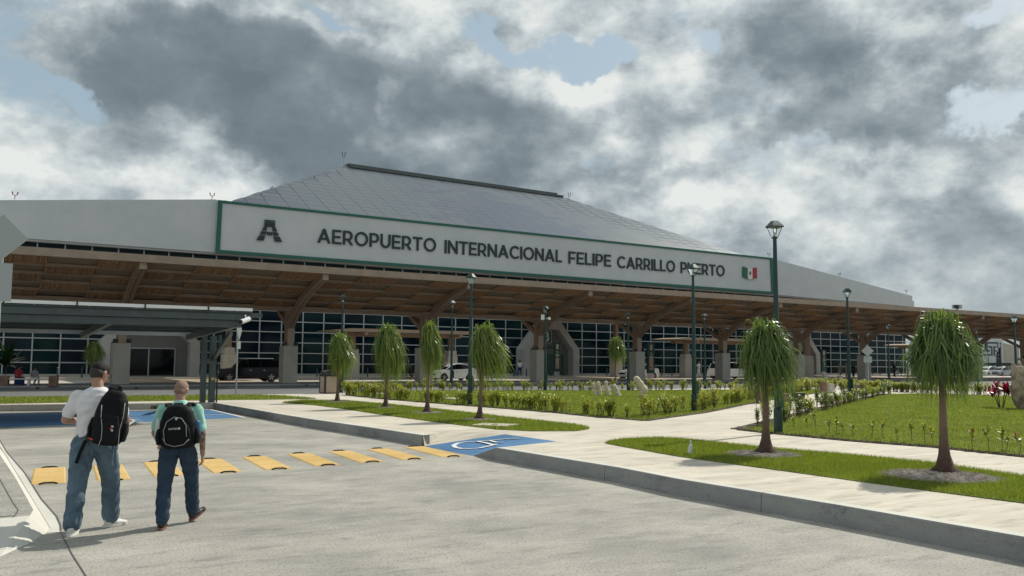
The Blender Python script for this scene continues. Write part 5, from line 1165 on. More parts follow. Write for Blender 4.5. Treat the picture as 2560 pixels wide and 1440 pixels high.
# ================================================================== CARS
def make_car(name,label,L,H,Wd,prof,paint,loc,head,cat='car',group='cars waiting in the drop-off lane'):
    """prof: stations x(0..1 front..rear) -> (z_sill, z_belt, z_roof, half-width belt, half-width roof)"""
    o=empty(name,loc,head,label,cat,group); b=MB(); gl=MB(); n=len(prof); ring=[]
    for (x,zs,zb,zr_,hb,hr) in prof:
        X=(x-.5)*L; ring.append([(X,-hb*.93,zs),(X,-hb,zs+.22),(X,-hb*.995,(zs+zb)/2),(X,-hb*.96,zb),(X,-hr,zr_-.05 if zr_>zb+.1 else zb),(X,-hr*.75,zr_),(X,hr*.75,zr_),(X,hr,zr_-.05 if zr_>zb+.1 else zb),(X,hb*.96,zb),(X,hb*.995,(zs+zb)/2),(X,hb,zs+.22),(X,hb*.93,zs)])
    for i in range(n-1):
        A,B=ring[i],ring[i+1]; cab=prof[i][3]>prof[i][2]+.1 or prof[i+1][3]>prof[i+1][2]+.1; ws=(prof[i][3]>prof[i][2]+.1)!=(prof[i+1][3]>prof[i+1][2]+.1)
        for j in range(12):
            k=(j+1)%12; q=[A[j],A[k],B[k],B[j]]
            tgt=gl if (cab and j in (3,7)) or (ws and j==5) else b
            tgt.add(q,[(0,1,2,3)])
    b.add(ring[0],[tuple(range(12))]); b.add(ring[-1],[tuple(reversed(range(12)))])
    b.build('body',paint,o); gl.build('windows','dark_glass',o)
    for xf in (.17,.80):
        X=(xf-.5)*L; R=H*.205
        for sd in (-1,1):
            y=sd*(Wd/2-.10)
            w=MB(); w.tube([(X,y-.13,R),(X,y+.13,R)],R,18); we=w.build('wheel','rubber',o)
            rm=MB(); yo=y+sd*.135
            for a in range(5):
                an=a*2*PI/5+.3; rm.beam((X,yo,R),(X+math.cos(an)*R*.62,yo,R+math.sin(an)*R*.62),.09,.03,up=(0,1,0))
            rm.tube([(X,yo-.01,R),(X,yo+.012,R)],R*.18,8); ri=rm.build('rim','rim_grey',we)
            ah=MB(); ah.vprism([(X+R*1.16*math.cos(t_*PI/10),R+R*1.16*math.sin(t_*PI/10)) for t_ in range(11)]+[(X-R*1.16,.18),(X+R*1.16,.18)],sd*(Wd/2-.02)-.02,sd*(Wd/2-.02)+.01); ah.build('wheel_arch','rubber',o)
            w=None
    for sd in (-1,1):
        MB().box((-L/2+.06,sd*Wd*.36,H*.43),(.10,.34,.14)).build('headlight','lamp_glass',o); MB().box((L/2-.05,sd*Wd*.38,H*.52),(.08,.2,.26)).build('tail_light','red_lamp',o)
        MB().box((-L*.17,sd*(Wd/2+.09),H*.60),(.16,.2,.14)).build('mirror',paint,o)
        for x in (-.02*L,.19*L): MB().box((x,sd*(Wd/2+.005),H*.50),(.18,.03,.035)).build('door_handle','chrome',o)
        MB().bb((-.12*L,sd*Wd*.385-.02,H-.01),(.34*L,sd*Wd*.385+.02,H+.03)).build('roof_rail','chrome' if paint=='car_black' else paint,o)
        for x in (-.055*L,.135*L): MB().beam((x,sd*(Wd*.487),H*.66),(x+.02,sd*Wd*.36,H*.93),.05,.03).build('pillar','black_plastic',o)
    MB().box((-L/2+.02,0,H*.36),(.06,Wd*.5,.16)).build('grille','black_plastic',o); MB().box((L/2-.0,0,H*.42),(.04,.5,.13)).build('number_plate','white_metal',o)
    return o
suv=[(0,.42,.78,.80,.80,.62),(.03,.30,.98,1.0,.92,.72),(.20,.28,1.10,1.12,.97,.76),(.27,.28,1.14,1.18,.98,.74),(.38,.28,1.16,1.80,.98,.72),(.55,.28,1.16,1.88,.98,.74),(.80,.28,1.18,1.86,.98,.72),(.93,.30,1.18,1.78,.96,.68),(.985,.32,1.15,1.20,.94,.72),(1.0,.45,1.0,1.02,.88,.7)]
hatch=[(0,.38,.60,.62,.66,.5),(.012,.26,.72,.74,.80,.56),(.05,.22,.84,.86,.87,.62),(.15,.2,.94,.96,.90,.68),(.24,.2,1.0,1.02,.91,.68),(.33,.2,1.01,1.30,.91,.66),(.42,.2,1.02,1.50,.91,.63),(.52,.2,1.04,1.58,.91,.62),(.66,.2,1.07,1.57,.91,.61),(.80,.2,1.12,1.46,.91,.60),(.90,.22,1.18,1.34,.90,.60),(.955,.24,1.16,1.22,.88,.62),(.985,.3,1.0,1.02,.85,.6),(1,.40,.85,.87,.8,.6)]
S_,_=ST(621,930,8.4); make_car('black_suv','large black sport utility car waiting between the carport and the second column',5.35,1.9,1.98,suv,'car_black',W(S_,8.4,0),RU)
S_,_=ST(1133,930,8.6); make_car('white_hatchback','white hatchback behind the slim lamp post and the third column',4.15,1.6,1.8,hatch,'car_white',W(S_,8.6,0),RU)
S_,_=ST(1596,930,9.5); make_car('white_crossover','white crossover mostly hidden by the thumb plinth and totem',4.5,1.7,1.85,hatch,'car_white',W(S_,9.5,0),RU)
S_,_=ST(1824,930,8.4); make_car('white_suv','big white sport utility car behind the sixth column, tail to the left',5.3,1.88,1.98,suv,'car_white',W(S_,8.4,0),RU+PI)
for px,pc,l,y in [(2466,'car_white','pale car parked under the far carport, left one',146),(2500,'car_grey','grey car parked under the far carport, right one',146)]:
    make_car('parked_car',l,4.4,1.5,1.8,hatch,pc,Vector(((px-1280)/2200*y,y,-.05)),.6,group='cars parked under the far carport')

# ================================================================== FAR BUILDING, MAST, TREES
FB=empty('patterned_building',(0,170,0),0,'far white building with grey angular meander pattern and slanted glass','building')
def fx(cx): return ((2400+cx/9)-1280)/2200*170
def fz(cy): return 1.75+(913-(820+cy/9))/2200*170
MB().vprism([(fx(-200),-.3),(fx(-200),fz(235)),(fx(960),fz(235)),(fx(960),fz(300)),(fx(785),fz(600)),(fx(785),-.3)],0,12).build('wall','stucco',FB)
MB().vprism([(fx(785),-.3),(fx(785),fz(600)),(fx(935),fz(345)),(fx(935),-.3)],.6,8).build('glass_wall','facade_glass',FB)
for cx in (830,880): MB().bb((fx(cx),.5,0),(fx(cx)+.08,.62,fz(520))).build('mullion','mullion',FB)
for cy in (520,610,690): MB().bb((fx(790),.5,fz(cy)),(fx(930),.62,fz(cy)+.08)).build('transom','mullion',FB)
MB().vprism([(fx(935),-.3),(fx(935),fz(320)),(fx(1330),fz(430)),(fx(1330),-.3)],.2,10).build('wall','lane_concrete',FB); MB().bb((fx(915),-.1,-.2),(fx(945),.3,fz(330))).build('corner_post','stucco',FB)
for a,b_,c,d in [(430,395,470,580),(472,395,510,435),(540,310,575,530),(490,500,538,530),(580,320,850,355),(580,357,610,540),(612,500,655,535),(630,410,683,445),(685,410,715,588),(500,590,715,622),(740,410,770,630),(772,410,805,440),(830,357,850,470),(885,330,905,370),(780,500,810,535)]:
    MB().bb((fx(a),-.08,fz(d)),(fx(c),-.001,fz(b_))).build('pattern_band','steel_grey',FB)
FC=empty('far_carport',(0,150,0),0,'dark low carport far off below the patterned building','carport'); gx=lambda p:(p-1280)/2200*150
MB().bb((gx(2452),-2,1.75+(913-914)/2200*150+.0),(gx(2545),3,2.15)).build('roof_sheet','steel_dark',FC)
for p in (2456,2478,2495,2511,2516,2521,2526,2540): MB().bb((gx(p),0,-.2),(gx(p)+.12,.12,1.9)).build('post','steel_dark',FC)
P=Vector(((2395-1280)/2200*210,210,0)); FM=empty('floodlight_mast',P,0,'floodlight rack on a mast showing over the canopy roof at the right','floodlight mast'); zt=1.75+(912-762)/2200*210
MB().tube([(0,0,-.2),(0,0,zt-.6)],[.5,.35],8).build('mast','mullion',FM); MB().bb((-1.0,-.5,zt-.9),(1.0,.5,zt)).build('rack','mullion',FM)
for r_ in range(2):
    for c_ in range(2): MB().bb((-1.05+c_*.62,-.75,zt-.85+r_*.42),(-.5+c_*.62,-.5,zt-.5+r_*.42)).build('floodlight','steel_dark',FM)
tl=MB(); R=random.Random(3)
for i in range(2600):
    a=R.uniform(-.75,.75); D=R.uniform(330,420); x=math.sin(a)*D*1.2; y=D; z=R.uniform(0,6.5)*(0.7+.3*math.sin(a*23)+.2*math.sin(a*61)); s=R.uniform(.6,1.6); q=[Vector((R.uniform(-1,1),R.uniform(-1,1),R.uniform(-1,1)))*s for _ in range(3)]; c=Vector((x,y,z)); tl.add([c+v for v in q],[(0,1,2)])
o=tl.build('distant_trees','broad_leaf',kind='stuff'); o['label']='low far tree line beyond the airport'
# service crossing stripes on the road, left of the sign post
for i in range(7): stroke_on('road_stripe',[(560+i*3,975-i*2.0),(700,969.5-i*2.0)],.10,lambda x,y:at(x,y,.001),lot,'white_paint')
# ================================================================== PEOPLE
for nm,c,kw in [('skin_tan',(0.36,0.20,0.13),dict(rough=.5,var=.08,vscale=12)),('skin_brown',(0.22,0.12,0.08),dict(rough=.5)),('skin_fair',(0.40,0.24,0.17),dict(rough=.5,var=.08,vscale=12)),
    ('hair_black',(0.007,0.006,0.006),dict(rough=.6,spec=.25,bump=.5,bscale=120)),('hair_fade',(0.032,0.022,0.018),dict(rough=.7,bump=.4,bscale=200)),('hair_buzz',(0.27,0.165,0.12),dict(rough=.7,bump=.5,bscale=220)),
    ('shirt_white',(0.66,0.65,0.66),dict(rough=.85,var=.05,vscale=6,bump=.3,bscale=22)),('shirt_mint',(0.33,0.62,0.52),dict(rough=.85,var=.06,vscale=6,bump=.3,bscale=22)),
    ('jeans_mid',(0.085,0.135,0.18),dict(rough=.85,var=.30,vscale=4,bump=.4,bscale=30)),('jeans_dark',(0.018,0.042,0.075),dict(rough=.85,var=.35,vscale=5,bump=.4,bscale=30)),
    ('bag_black',(0.004,0.0045,0.006),dict(rough=.75,spec=.2,var=.2,vscale=9,bump=.3,bscale=35)),('bag_dark',(0.008,0.010,0.013),dict(rough=.8,spec=.2)),('piping_grey',(0.42,0.43,0.43),dict(rough=.5)),('shoe_white',(0.68,0.68,0.64),dict(rough=.6)),
    ('shoe_black',(0.02,0.018,0.018),dict(rough=.5)),('shoe_sole',(0.20,0.09,0.07),dict(rough=.7)),('cloth_red',(0.28,0.012,0.03),dict(rough=.9)),('cloth_grey',(0.20,0.21,0.23),dict(rough=.9)),('cloth_blue',(0.012,0.035,0.14),dict(rough=.9)),
    ('cloth_black',(0.012,0.012,0.016),dict(rough=.9)),('cloth_khaki',(0.27,0.25,0.20),dict(rough=.9)),('cloth_pale',(0.48,0.47,0.46),dict(rough=.9)),('label_red',(0.5,0.05,0.04),dict(rough=.5)),('bottle_blue',(0.02,0.10,0.25),dict(rough=.3))]:
    mat(nm,c,**kw)
def tattoo():
    m,nt,b=newmat('skin_tattoo'); N=nt.nodes; L=nt.links
    tc=N.new('ShaderNodeTexCoord'); sp=N.new('ShaderNodeSeparateXYZ'); L.new(tc.outputs['Object'],sp.inputs[0])
    n=N.new('ShaderNodeTexNoise'); n.inputs['Scale'].default_value=26; n.inputs['Detail'].default_value=4; n.inputs['Distortion'].default_value=1.6; L.new(tc.outputs['Object'],n.inputs['Vector'])
    r=N.new('ShaderNodeValToRGB'); L.new(n.outputs['Fac'],r.inputs[0]); r.color_ramp.elements[0].position=.47; r.color_ramp.elements[0].color=(1,1,1,1); r.color_ramp.elements[1].position=.53; r.color_ramp.elements[1].color=(0,0,0,1)
    def mr(v,a,c):
        q=N.new('ShaderNodeMapRange'); L.new(v,q.inputs['Value']); q.inputs['From Min'].default_value=a; q.inputs['From Max'].default_value=c; return q.outputs[0]
    mx=N.new('ShaderNodeMath'); mx.operation='MULTIPLY'; L.new(mr(sp.outputs[0],.17,.20),mx.inputs[0]); L.new(mr(sp.outputs[2],.86,.90),mx.inputs[1])
    m2=N.new('ShaderNodeMath'); m2.operation='MULTIPLY'; L.new(mx.outputs[0],m2.inputs[0]); L.new(mr(sp.outputs[2],1.34,1.28),m2.inputs[1])
    m3=N.new('ShaderNodeMath'); m3.operation='MULTIPLY'; L.new(m2.outputs[0],m3.inputs[0]); L.new(r.outputs[0],m3.inputs[1]); m4=N.new('ShaderNodeMath'); m4.operation='MULTIPLY'; L.new(m3.outputs[0],m4.inputs[0]); m4.inputs[1].default_value=.85
    c=N.new('ShaderNodeMixRGB'); L.new(m4.outputs[0],c.inputs[0]); c.inputs[1].default_value=(.36,.21,.15,1); c.inputs[2].default_value=(.035,.04,.045,1); L.new(c.outputs[0],b.inputs['Base Color']); b.inputs['Roughness'].default_value=.5
tattoo()
class Blob:
    """overlapping closed solids fused into one continuous skin by a voxel remesh"""
    def __init__(s): s.mb=MB()
    def cap(s,a,b,ra,rb,sx=1.0,n=14):
        a,b=Vector(a),Vector(b); d=(b-a).normalized(); pts=[];rs=[]
        for q in (-.98,-.8,-.5,0): pts.append(a+d*ra*q); rs.append(ra*math.sqrt(1-q*q))
        for q in (0,.5,.8,.98): pts.append(b+d*rb*q); rs.append(rb*math.sqrt(1-q*q))
        s.mb.tube(pts,rs,n,sx=sx); return s
    def chain(s,pts,rs):
        for i in range(len(pts)-1): s.cap(pts[i],pts[i+1],rs[i],rs[i+1])
        return s
    def ell(s,c,r,rot=None,n=16):
        c=Vector(c); vs=[]; k=10
        b=len(s.mb.v); R=rot or Matrix.Identity(3)
        for i in range(1,k):
            t=PI*i/k
            for j in range(n): vs.append(c+R@Vector((r[0]*math.sin(t)*math.cos(2*PI*j/n),r[1]*math.sin(t)*math.sin(2*PI*j/n),r[2]*math.cos(t))))
        vs+= [c+R@Vector((0,0,r[2])),c+R@Vector((0,0,-r[2]))]; m=(k-1)*n
        fs=[(i*n+j,(i+1)*n+j,(i+1)*n+(j+1)%n,i*n+(j+1)%n) for i in range(k-2) for j in range(n)]+[(m,j,(j+1)%n) for j in range(n)]+[(m+1,(k-2)*n+(j+1)%n,(k-2)*n+j) for j in range(n)]
        s.mb.add(vs,fs); return s
    def loft(s,rings,n=24,p=2.4):
        """rings: (cx,cy,z,rx,ry) superellipse sections, closed"""
        b=len(s.mb.v)
        for cx,cy,z,rx,ry in rings:
            for j in range(n):
                a=2*PI*j/n; c,q=math.cos(a),math.sin(a); s.mb.v.append((cx+rx*math.copysign(abs(c)**(2/p),c),cy+ry*math.copysign(abs(q)**(2/p),q),z))
        for i in range(len(rings)-1):
            for j in range(n): s.mb.f.append((b+i*n+j,b+i*n+(j+1)%n,b+(i+1)*n+(j+1)%n,b+(i+1)*n+j)); s.mb.m.append(0)
        s.mb.f.append(tuple(b+j for j in reversed(range(n)))); s.mb.m.append(0); k=len(rings)-1; s.mb.f.append(tuple(b+k*n+j for j in range(n))); s.mb.m.append(0); return s
    def build(s,name,mats,parent,voxel=.011,smooth=4,wrinkle=0,wscale=.09,cut=None,seed=0):
        me=s.mb.mesh(name,mats); o=bpy.data.objects.new(name,me); COL.objects.link(o)
        r=o.modifiers.new('r','REMESH'); r.mode='VOXEL'; r.voxel_size=voxel
        m=o.modifiers.new('s','SMOOTH'); m.factor=.6; m.iterations=smooth
        dg=bpy.context.evaluated_depsgraph_get(); nm=bpy.data.meshes.new_from_object(o.evaluated_get(dg)); bpy.data.objects.remove(o)
        nm.name=name; nv=len(nm.vertices); co=np.empty(nv*3,np.float32); nm.vertices.foreach_get('co',co); co=co.reshape(-1,3)
        if wrinkle:
            nm.update(); no=np.empty(nv*3,np.float32); nm.vertex_normals.foreach_get('vector',no); no=no.reshape(-1,3)
            k=2*PI/wscale; x,y,z=co.T; q=seed*1.7
            w=np.sin(k*(z*.9+.35*x+.25*np.sin(k*.35*y+q))+q+1.3*np.sin(k*.4*x+q))*.5+np.sin(k*1.9*(z*.5-.5*x+.2*y)+2*q+np.sin(k*.7*z))*.35+np.sin(k*.5*(x+y)+q)*.4
            co=co+no*(w*wrinkle)[:,None]; nm.vertices.foreach_set('co',co.astype(np.float32).reshape(-1))
        nm.materials.clear()
        for mm_ in (mats if isinstance(mats,(list,tuple)) else [mats]): nm.materials.append(MATS[mm_])
        nm.polygons.foreach_set('use_smooth',[True]*len(nm.polygons)); nm.update()
        o=bpy.data.objects.new(name,nm); COL.objects.link(o); o.parent=parent; return o
def head(B,hc,yaw,pitch,nk):
    """cranium, jaw, nose, ears, neck"""
    R=Matrix.Rotation(-yaw,3,'Z')@Matrix.Rotation(-pitch,3,'X'); hc=Vector(hc); f=lambda x,y,z: hc+R@Vector((x,y,z))
    B.ell(hc,(.077,.098,.10),R); B.ell(f(0,.025,-.055),(.058,.068,.068),R); B.ell(f(0,.06,-.095),(.030,.028,.024),R)
    B.ell(f(0,.10,-.03),(.013,.024,.024),R); B.ell(f(0,.092,-.070),(.024,.012,.008),R); B.ell(f(.03,.085,.0),(.02,.012,.012),R); B.ell(f(-.03,.085,.0),(.02,.012,.012),R)
    for s_ in (-1,1): B.ell(f(s_*.081,-.004,-.018),(.011,.022,.034),R)
    B.cap(nk,f(0,-.02,-.07),.058,.056); return R,f
def hand(B,w,d,side,curl=.5,s=1.0,pn=None):
    """wrist w, pointing direction d, five unequal bent fingers"""
    w=Vector(w); d=Vector(d).normalized(); pn=Vector(pn or (side,0,0)); pn=(pn-d*pn.dot(d)).normalized(); lat=d.cross(pn).normalized()   # lat: across the palm
    pc=w+d*.05*s; B.ell(pc,(.018*s,.040*s,.050*s),Matrix((pn,lat,d)).transposed(),12)
    for k,(o,L) in enumerate([(-.030,.070),(-.010,.080),(.011,.075),(.030,.058)]):
        p0=w+d*.080*s+lat*o*s; a=curl*(.6+.1*k); d1=(d*math.cos(a)-pn*math.sin(a)); d2=(d*math.cos(a*2.1)-pn*math.sin(a*2.1)); d3=(d*math.cos(a*3)-pn*math.sin(a*3))
        p1=p0+d1*L*.45*s; p2=p1+d2*L*.32*s; p3=p2+d3*L*.26*s; B.chain([p0,p1,p2,p3],[.0098*s,.0092*s,.0082*s,.0068*s])
    t0=w+d*.025*s-lat*.026*s; t1=t0+(d*.6-lat*.7-pn*.3).normalized()*.038*s; t2=t1+(d*.9-lat*.25-pn*.3).normalized()*.032*s; B.chain([t0,t1,t2],[.013*s,.011*s,.0085*s])
def leg_cloth(B,hip,knee,ank,r=(.105,.082,.085)): B.cap(hip,knee,r[0],r[1]); B.cap(knee,ank,r[1]*.98,r[2])
def shoe(name,ank,yaw,pitch,up,sole,parent,s=1.0):
    R=Matrix.Rotation(-yaw,3,'Z')@Matrix.Rotation(pitch,3,'X'); a=Vector(ank); f=lambda x,y,z:a+R@(Vector((x,y,z))*s)
    B=Blob(); B.ell(f(0,-.02,-.03),(.042*s,.055*s,.045*s),R); B.ell(f(0,.06,-.048),(.046*s,.085*s,.034*s),R); B.ell(f(.004,.135,-.058),(.044*s,.055*s,.024*s),R); B.cap(f(0,-.02,.01),f(0,-.02,-.03),.046*s,.048*s)
    o=B.build(name,up,parent,.007,3)
    P=[f(x,y,-.083) for x,y in [(.030*math.sin(t)*(1.25 if math.cos(t)>0 else 1.05)+.002,.055-.135*-math.cos(t)) for t in [i*PI/9 for i in range(18)]]]
    P=[f(.043*math.copysign(abs(math.sin(t))**.8,math.sin(t)),.052+.142*math.cos(t),-.086) for t in [i*PI/10 for i in range(20)]]; Q=[p+R@Vector((0,0,.026*s)) for p in P]; mb=MB(); n=len(P)
    mb.add(P+Q,[tuple(range(n-1,-1,-1)),tuple(range(n,2*n))]+[(i,(i+1)%n,n+(i+1)%n,n+i) for i in range(n)]); mb.build('sole',sole,o)
    return o

def walker(label,loc,yawb,s,skin,shirt,jeans,shoeup,sole,hairfn,arms,lw=1.0,head_yaw=0,head_pitch=.35,LA=(-.085,-.26,.085),RA=(.075,.27,.085),ryaw=.5,rpitch=0,collar=False,wide=1.0,seed=1,lpitch=0):
    o=empty('person',loc,-yawb,label,'person'); o.scale=(s,s,s)
    LA,RA=Vector(LA),Vector(RA); hipL,hipR=Vector((-.095*wide,-.01,.90)),Vector((.095*wide,.01,.90)); kL=hipL.lerp(LA,.5)+Vector((-.01,.035,.0)); kR=hipR.lerp(RA,.5)+Vector((.012,.06,.0))
    lean=.035
    sh=Vector((0,lean+.01,1.40)); nk=Vector((0,lean+.02,1.44)); hc=Vector((0,lean+.075,1.615))
    B=Blob()
    B.loft([(0,0,.86,.13*wide,.09),(0,0,1.0,.13*wide,.085),(0,.01,1.2,.14*wide,.085),(0,lean,1.36,.15*wide,.08),(0,lean,1.43,.08,.06)])
    B.cap(hipL,kL,.075,.055); B.cap(kL,LA,.055,.04); B.cap(hipR,kR,.075,.055); B.cap(kR,RA,.055,.04)
    R,f=head(B,hc,head_yaw,head_pitch,nk)
    for sd,(el,wr,hd,curl,pn) in zip((-1,1),arms):
        S_=Vector((sd*.185*wide,lean-.005,1.375)); el=Vector(el); wr=Vector(wr); B.cap(S_,el,.050,.043); B.cap(el,wr,.043,.029); hand(B,wr,hd,sd,curl,pn=pn)
    B.build('body',skin,o,.0085,3)
    # shirt
    T=Blob(); T.loft([(0,-.0,.955,.168*wide,.128),(0,-.005,1.0,.175*wide,.130),(0,0,1.10,.170*wide,.122),(0,.005,1.22,.180*wide,.122),(0,lean-.01,1.33,.195*wide,.118),(0,lean,1.40,.17*wide,.098),(0,lean+.01,1.445,.092,.072),(0,lean+.015,1.462,.068,.062)])
    for sd,(el,wr,hd,curl,pn) in zip((-1,1),arms):
        S_=Vector((sd*.180*wide,lean-.005,1.372)); el=Vector(el); T.cap(S_,S_.lerp(el,.66),.066,.062); T.cap(S_.lerp(el,.60),S_.lerp(el,.74),.063,.064)
    T.build('shirt',shirt,o,.010,3,wrinkle=.0075,wscale=.14,seed=seed)
    if collar: C=Blob(); C.loft([(0,lean+.012,1.44,.085,.080),(0,lean+.022,1.475,.072,.070),(0,lean+.022,1.487,.066,.066)]); C.build('collar',shirt,o,.008,2)
    # trousers
    J=Blob(); J.loft([(0,0,.86,.168*wide,.128),(0,-.008,.92,.170*wide,.132),(0,-.002,.99,.160*wide,.118)]); J.ell((-.075*wide,-.055,.89),(.085*wide,.085,.095)); J.ell((.075*wide,-.055,.89),(.085*wide,.085,.095))
    leg_cloth(J,hipL-Vector((0,.0,.03)),kL,LA+Vector((0,.0,.03)),(.108*lw,.083*lw,.078*lw)); leg_cloth(J,hipR-Vector((0,0,.03)),kR,RA+Vector((0,0,.03)),(.108*lw,.083*lw,.078*lw))
    tr=J.build('trousers',jeans,o,.010,2,wrinkle=.0105,wscale=.15,seed=seed+3)

    for sd in (-1,1):
        pk=MB(); c=Vector((sd*.078*wide,-.142,.895)); pk.add([c+Vector((-.05,.012*sd*0,.055)),c+Vector((.05,0,.055)),c+Vector((.047,.006,-.035)),c+Vector((0,.0,-.06)),c+Vector((-.047,.006,-.035))],[(0,1,2,3,4)]); pk.map(lambda v:Vector((v.x,v.y+.18*(v.x-c.x)*sd*1.2,v.z))).build('back_pocket',jeans,tr)
    bl=MB(); n=28; P=[(0+.169*wide*math.copysign(abs(math.cos(a))**.83,math.cos(a)),-.004+.128*math.copysign(abs(math.sin(a))**.83,math.sin(a))) for a in [2*PI*i/n for i in range(n)]]
    bl.add([(x,y,.945) for x,y in P]+[(x*1.0,y*1.0,.985) for x,y in P],[(i,(i+1)%n,n+(i+1)%n,n+i) for i in range(n)]); bl.build('waistband',jeans,tr)
    shoe('shoe',LA,.05,lpitch,shoeup,sole,o); shoe('shoe',RA,ryaw,rpitch,shoeup,sole,o)
    hairfn(o,hc,R,f)
    return o,hc,R,f
def hair_fade(o,hc,R,f):
    B=Blob(); B.ell(f(0,-.004,.022),(.0835,.103,.092),R); h=B.build('hair','hair_black',o,.007,3)
    B=Blob(); B.ell(f(0,-.026,-.022),(.0805,.082,.072),R); B.ell(f(0,-.035,-.055),(.060,.064,.045),R); B.build('hair_fade','hair_fade',o,.007,3)
    for sd in (-1,1):
        MB().tube([f(sd*.082,-.005,.005),f(sd*.080,.07,.008),f(sd*.066,.098,.006)],.0035,5).build('glasses_arm','black_plastic',o); MB().tube([f(sd*.012,.116,.0),f(sd*.036,.118,.012),f(sd*.062,.104,.004),f(sd*.058,.106,-.022),f(sd*.03,.116,-.026),f(sd*.012,.116,.0)],.0035,5).build('glasses_rim','black_plastic',o)
def hair_buzz(o,hc,R,f):
    B=Blob(); B.ell(f(0,-.006,.014),(.080,.100,.094),R); B.ell(f(0,-.035,-.035),(.066,.070,.055),R); B.build('hair','hair_buzz',o,.007,3)
def dn(x,y,z): return Vector((x,y,z))
L1=Vector((-4.28,9.15,0))
man1,hc,R,f=walker('tall man walking away in white T-shirt and faded jeans, backpack on one shoulder',L1,math.radians(-14),1.0,'skin_tan','shirt_white','jeans_mid','shoe_white','shoe_white',hair_fade,
    [((-.285,.0,1.13),(-.16,.20,1.10),(.6,.7,.25),.6,(0,-.3,-1)),((.27,.07,1.14),(.25,.29,1.06),(-.1,1,.05),.9,(-1,0,0))],lw=1.10,head_yaw=.60,head_pitch=.42,LA=(-.135,-.21,.09),RA=(.145,.23,.09),ryaw=.80,rpitch=.0,wide=1.03)
L2=Vector((-3.53,9.45,0))
man2,hc2,R2,f2=walker('shorter man walking away, shaved head, mint polo shirt, dark jeans, tattooed arm',L2,math.radians(-14),.888,'skin_tattoo','shirt_mint','jeans_dark','shoe_black','shoe_sole',hair_buzz,
    [((-.275,.05,1.10),(-.24,.24,.95),(.1,.9,-.4),.7,(1,0,0)),((.265,-.01,1.09),(.275,.055,.835),(.0,.18,-1),.45,(1,-.2,0))],lw=1.0,head_yaw=.35,head_pitch=.30,LA=(-.13,-.18,.09),RA=(.165,.26,.125),ryaw=.70,rpitch=.45,collar=True,wide=1.10,seed=5)
# white object held in the right hand of the taller man
th=empty('phone',(0,0,0),0,'white phone held in the right hand of the tall man','phone'); 
hp=man1.location+Matrix.Rotation(-math.radians(-14),3,'Z')@Vector((.25,.36,1.06)); th.location=hp; th.rotation_euler=(.5,.2,-.4); MB().bb((-.036,-.06,-.005),(.036,.08,.006)).build('case','shoe_white',th,bevel=.003)

def backpack(label,person,yaw,off,w,h,d,rot,tilt,extra):
    o=empty('backpack',person.location+Matrix.Rotation(-yaw,3,'Z')@Vector(off),0,label,'backpack'); o.rotation_euler=(tilt,rot,-yaw)
    B=Blob(); B.loft([(0,-.0,-h*.50,w*.36,d*.36),(0,-.01,-h*.42,w*.47,d*.50),(0,-.02,-h*.15,w*.50,d*.56),(0,-.01,h*.12,w*.47,d*.52),(0,0,h*.34,w*.39,d*.42),(0,.01,h*.46,w*.27,d*.30),(0,.01,h*.50,w*.15,d*.18)],p=3.0)
    b=B.build('bag_body','bag_black',o,.010,4,wrinkle=.003,wscale=.16,seed=2)
    B=Blob(); B.loft([(0,-d*.48,-h*.42,w*.30,d*.16),(0,-d*.54,-h*.34,w*.36,d*.22),(0,-d*.56,-h*.10,w*.36,d*.20),(0,-d*.50,h*.06,w*.30,d*.14),(0,-d*.46,h*.12,w*.16,d*.08)],p=3.2); B.build('front_pocket','bag_dark' if extra=='tall' else 'bag_black',o,.009,3)
    for sx in (-1,1): B=Blob(); B.loft([(sx*w*.50,-.01,-h*.40,w*.07,d*.30),(sx*w*.53,-.01,-h*.22,w*.08,d*.34),(sx*w*.50,-.01,-h*.04,w*.05,d*.30)]); B.build('side_pocket','bag_dark',o,.009,2)
    MB().tube([(-.045,.03,h*.47),(-.04,.03,h*.51),(.04,.03,h*.51),(.045,.03,h*.47)],.011,7).build('handle','bag_black',o,smooth=True)
    return o
bp1=backpack('big black backpack hanging on the right shoulder of the tall man',man1,math.radians(-14),(.185,-.215,1.165),.315,.55,.22,.17,.06,'tall')
for pts in [[(-.085,-.150,.13),(-.065,-.165,.02),(-.03,-.172,-.10),(-.02,-.165,-.20),(-.035,-.148,-.27)],[(.12,-.12,.18),(.135,-.145,.06),(.13,-.160,-.08),(.14,-.148,-.2),(.145,-.13,-.26)]]:
    MB().tube(pts,.003,6).build('piping','piping_grey',bp1,smooth=True)
MB().tube([(-.10,-.150,-.02),(.0,-.192,.03),(.13,-.17,.02),(.19,-.11,-.05)],.004,6).build('zip','bag_black',bp1)
for x,z,c in [(.065,-.055,'piping_grey'),(.058,-.078,'label_red'),(.068,-.095,'piping_grey'),(-.115,-.215,'label_red')]: MB().box((x,-.207 if x>0 else -.155,z),(.022 if x>0 else .04,.02,.012),rot=Matrix.Rotation(.3,3,'Y')).build('logo_mark',c,bp1)
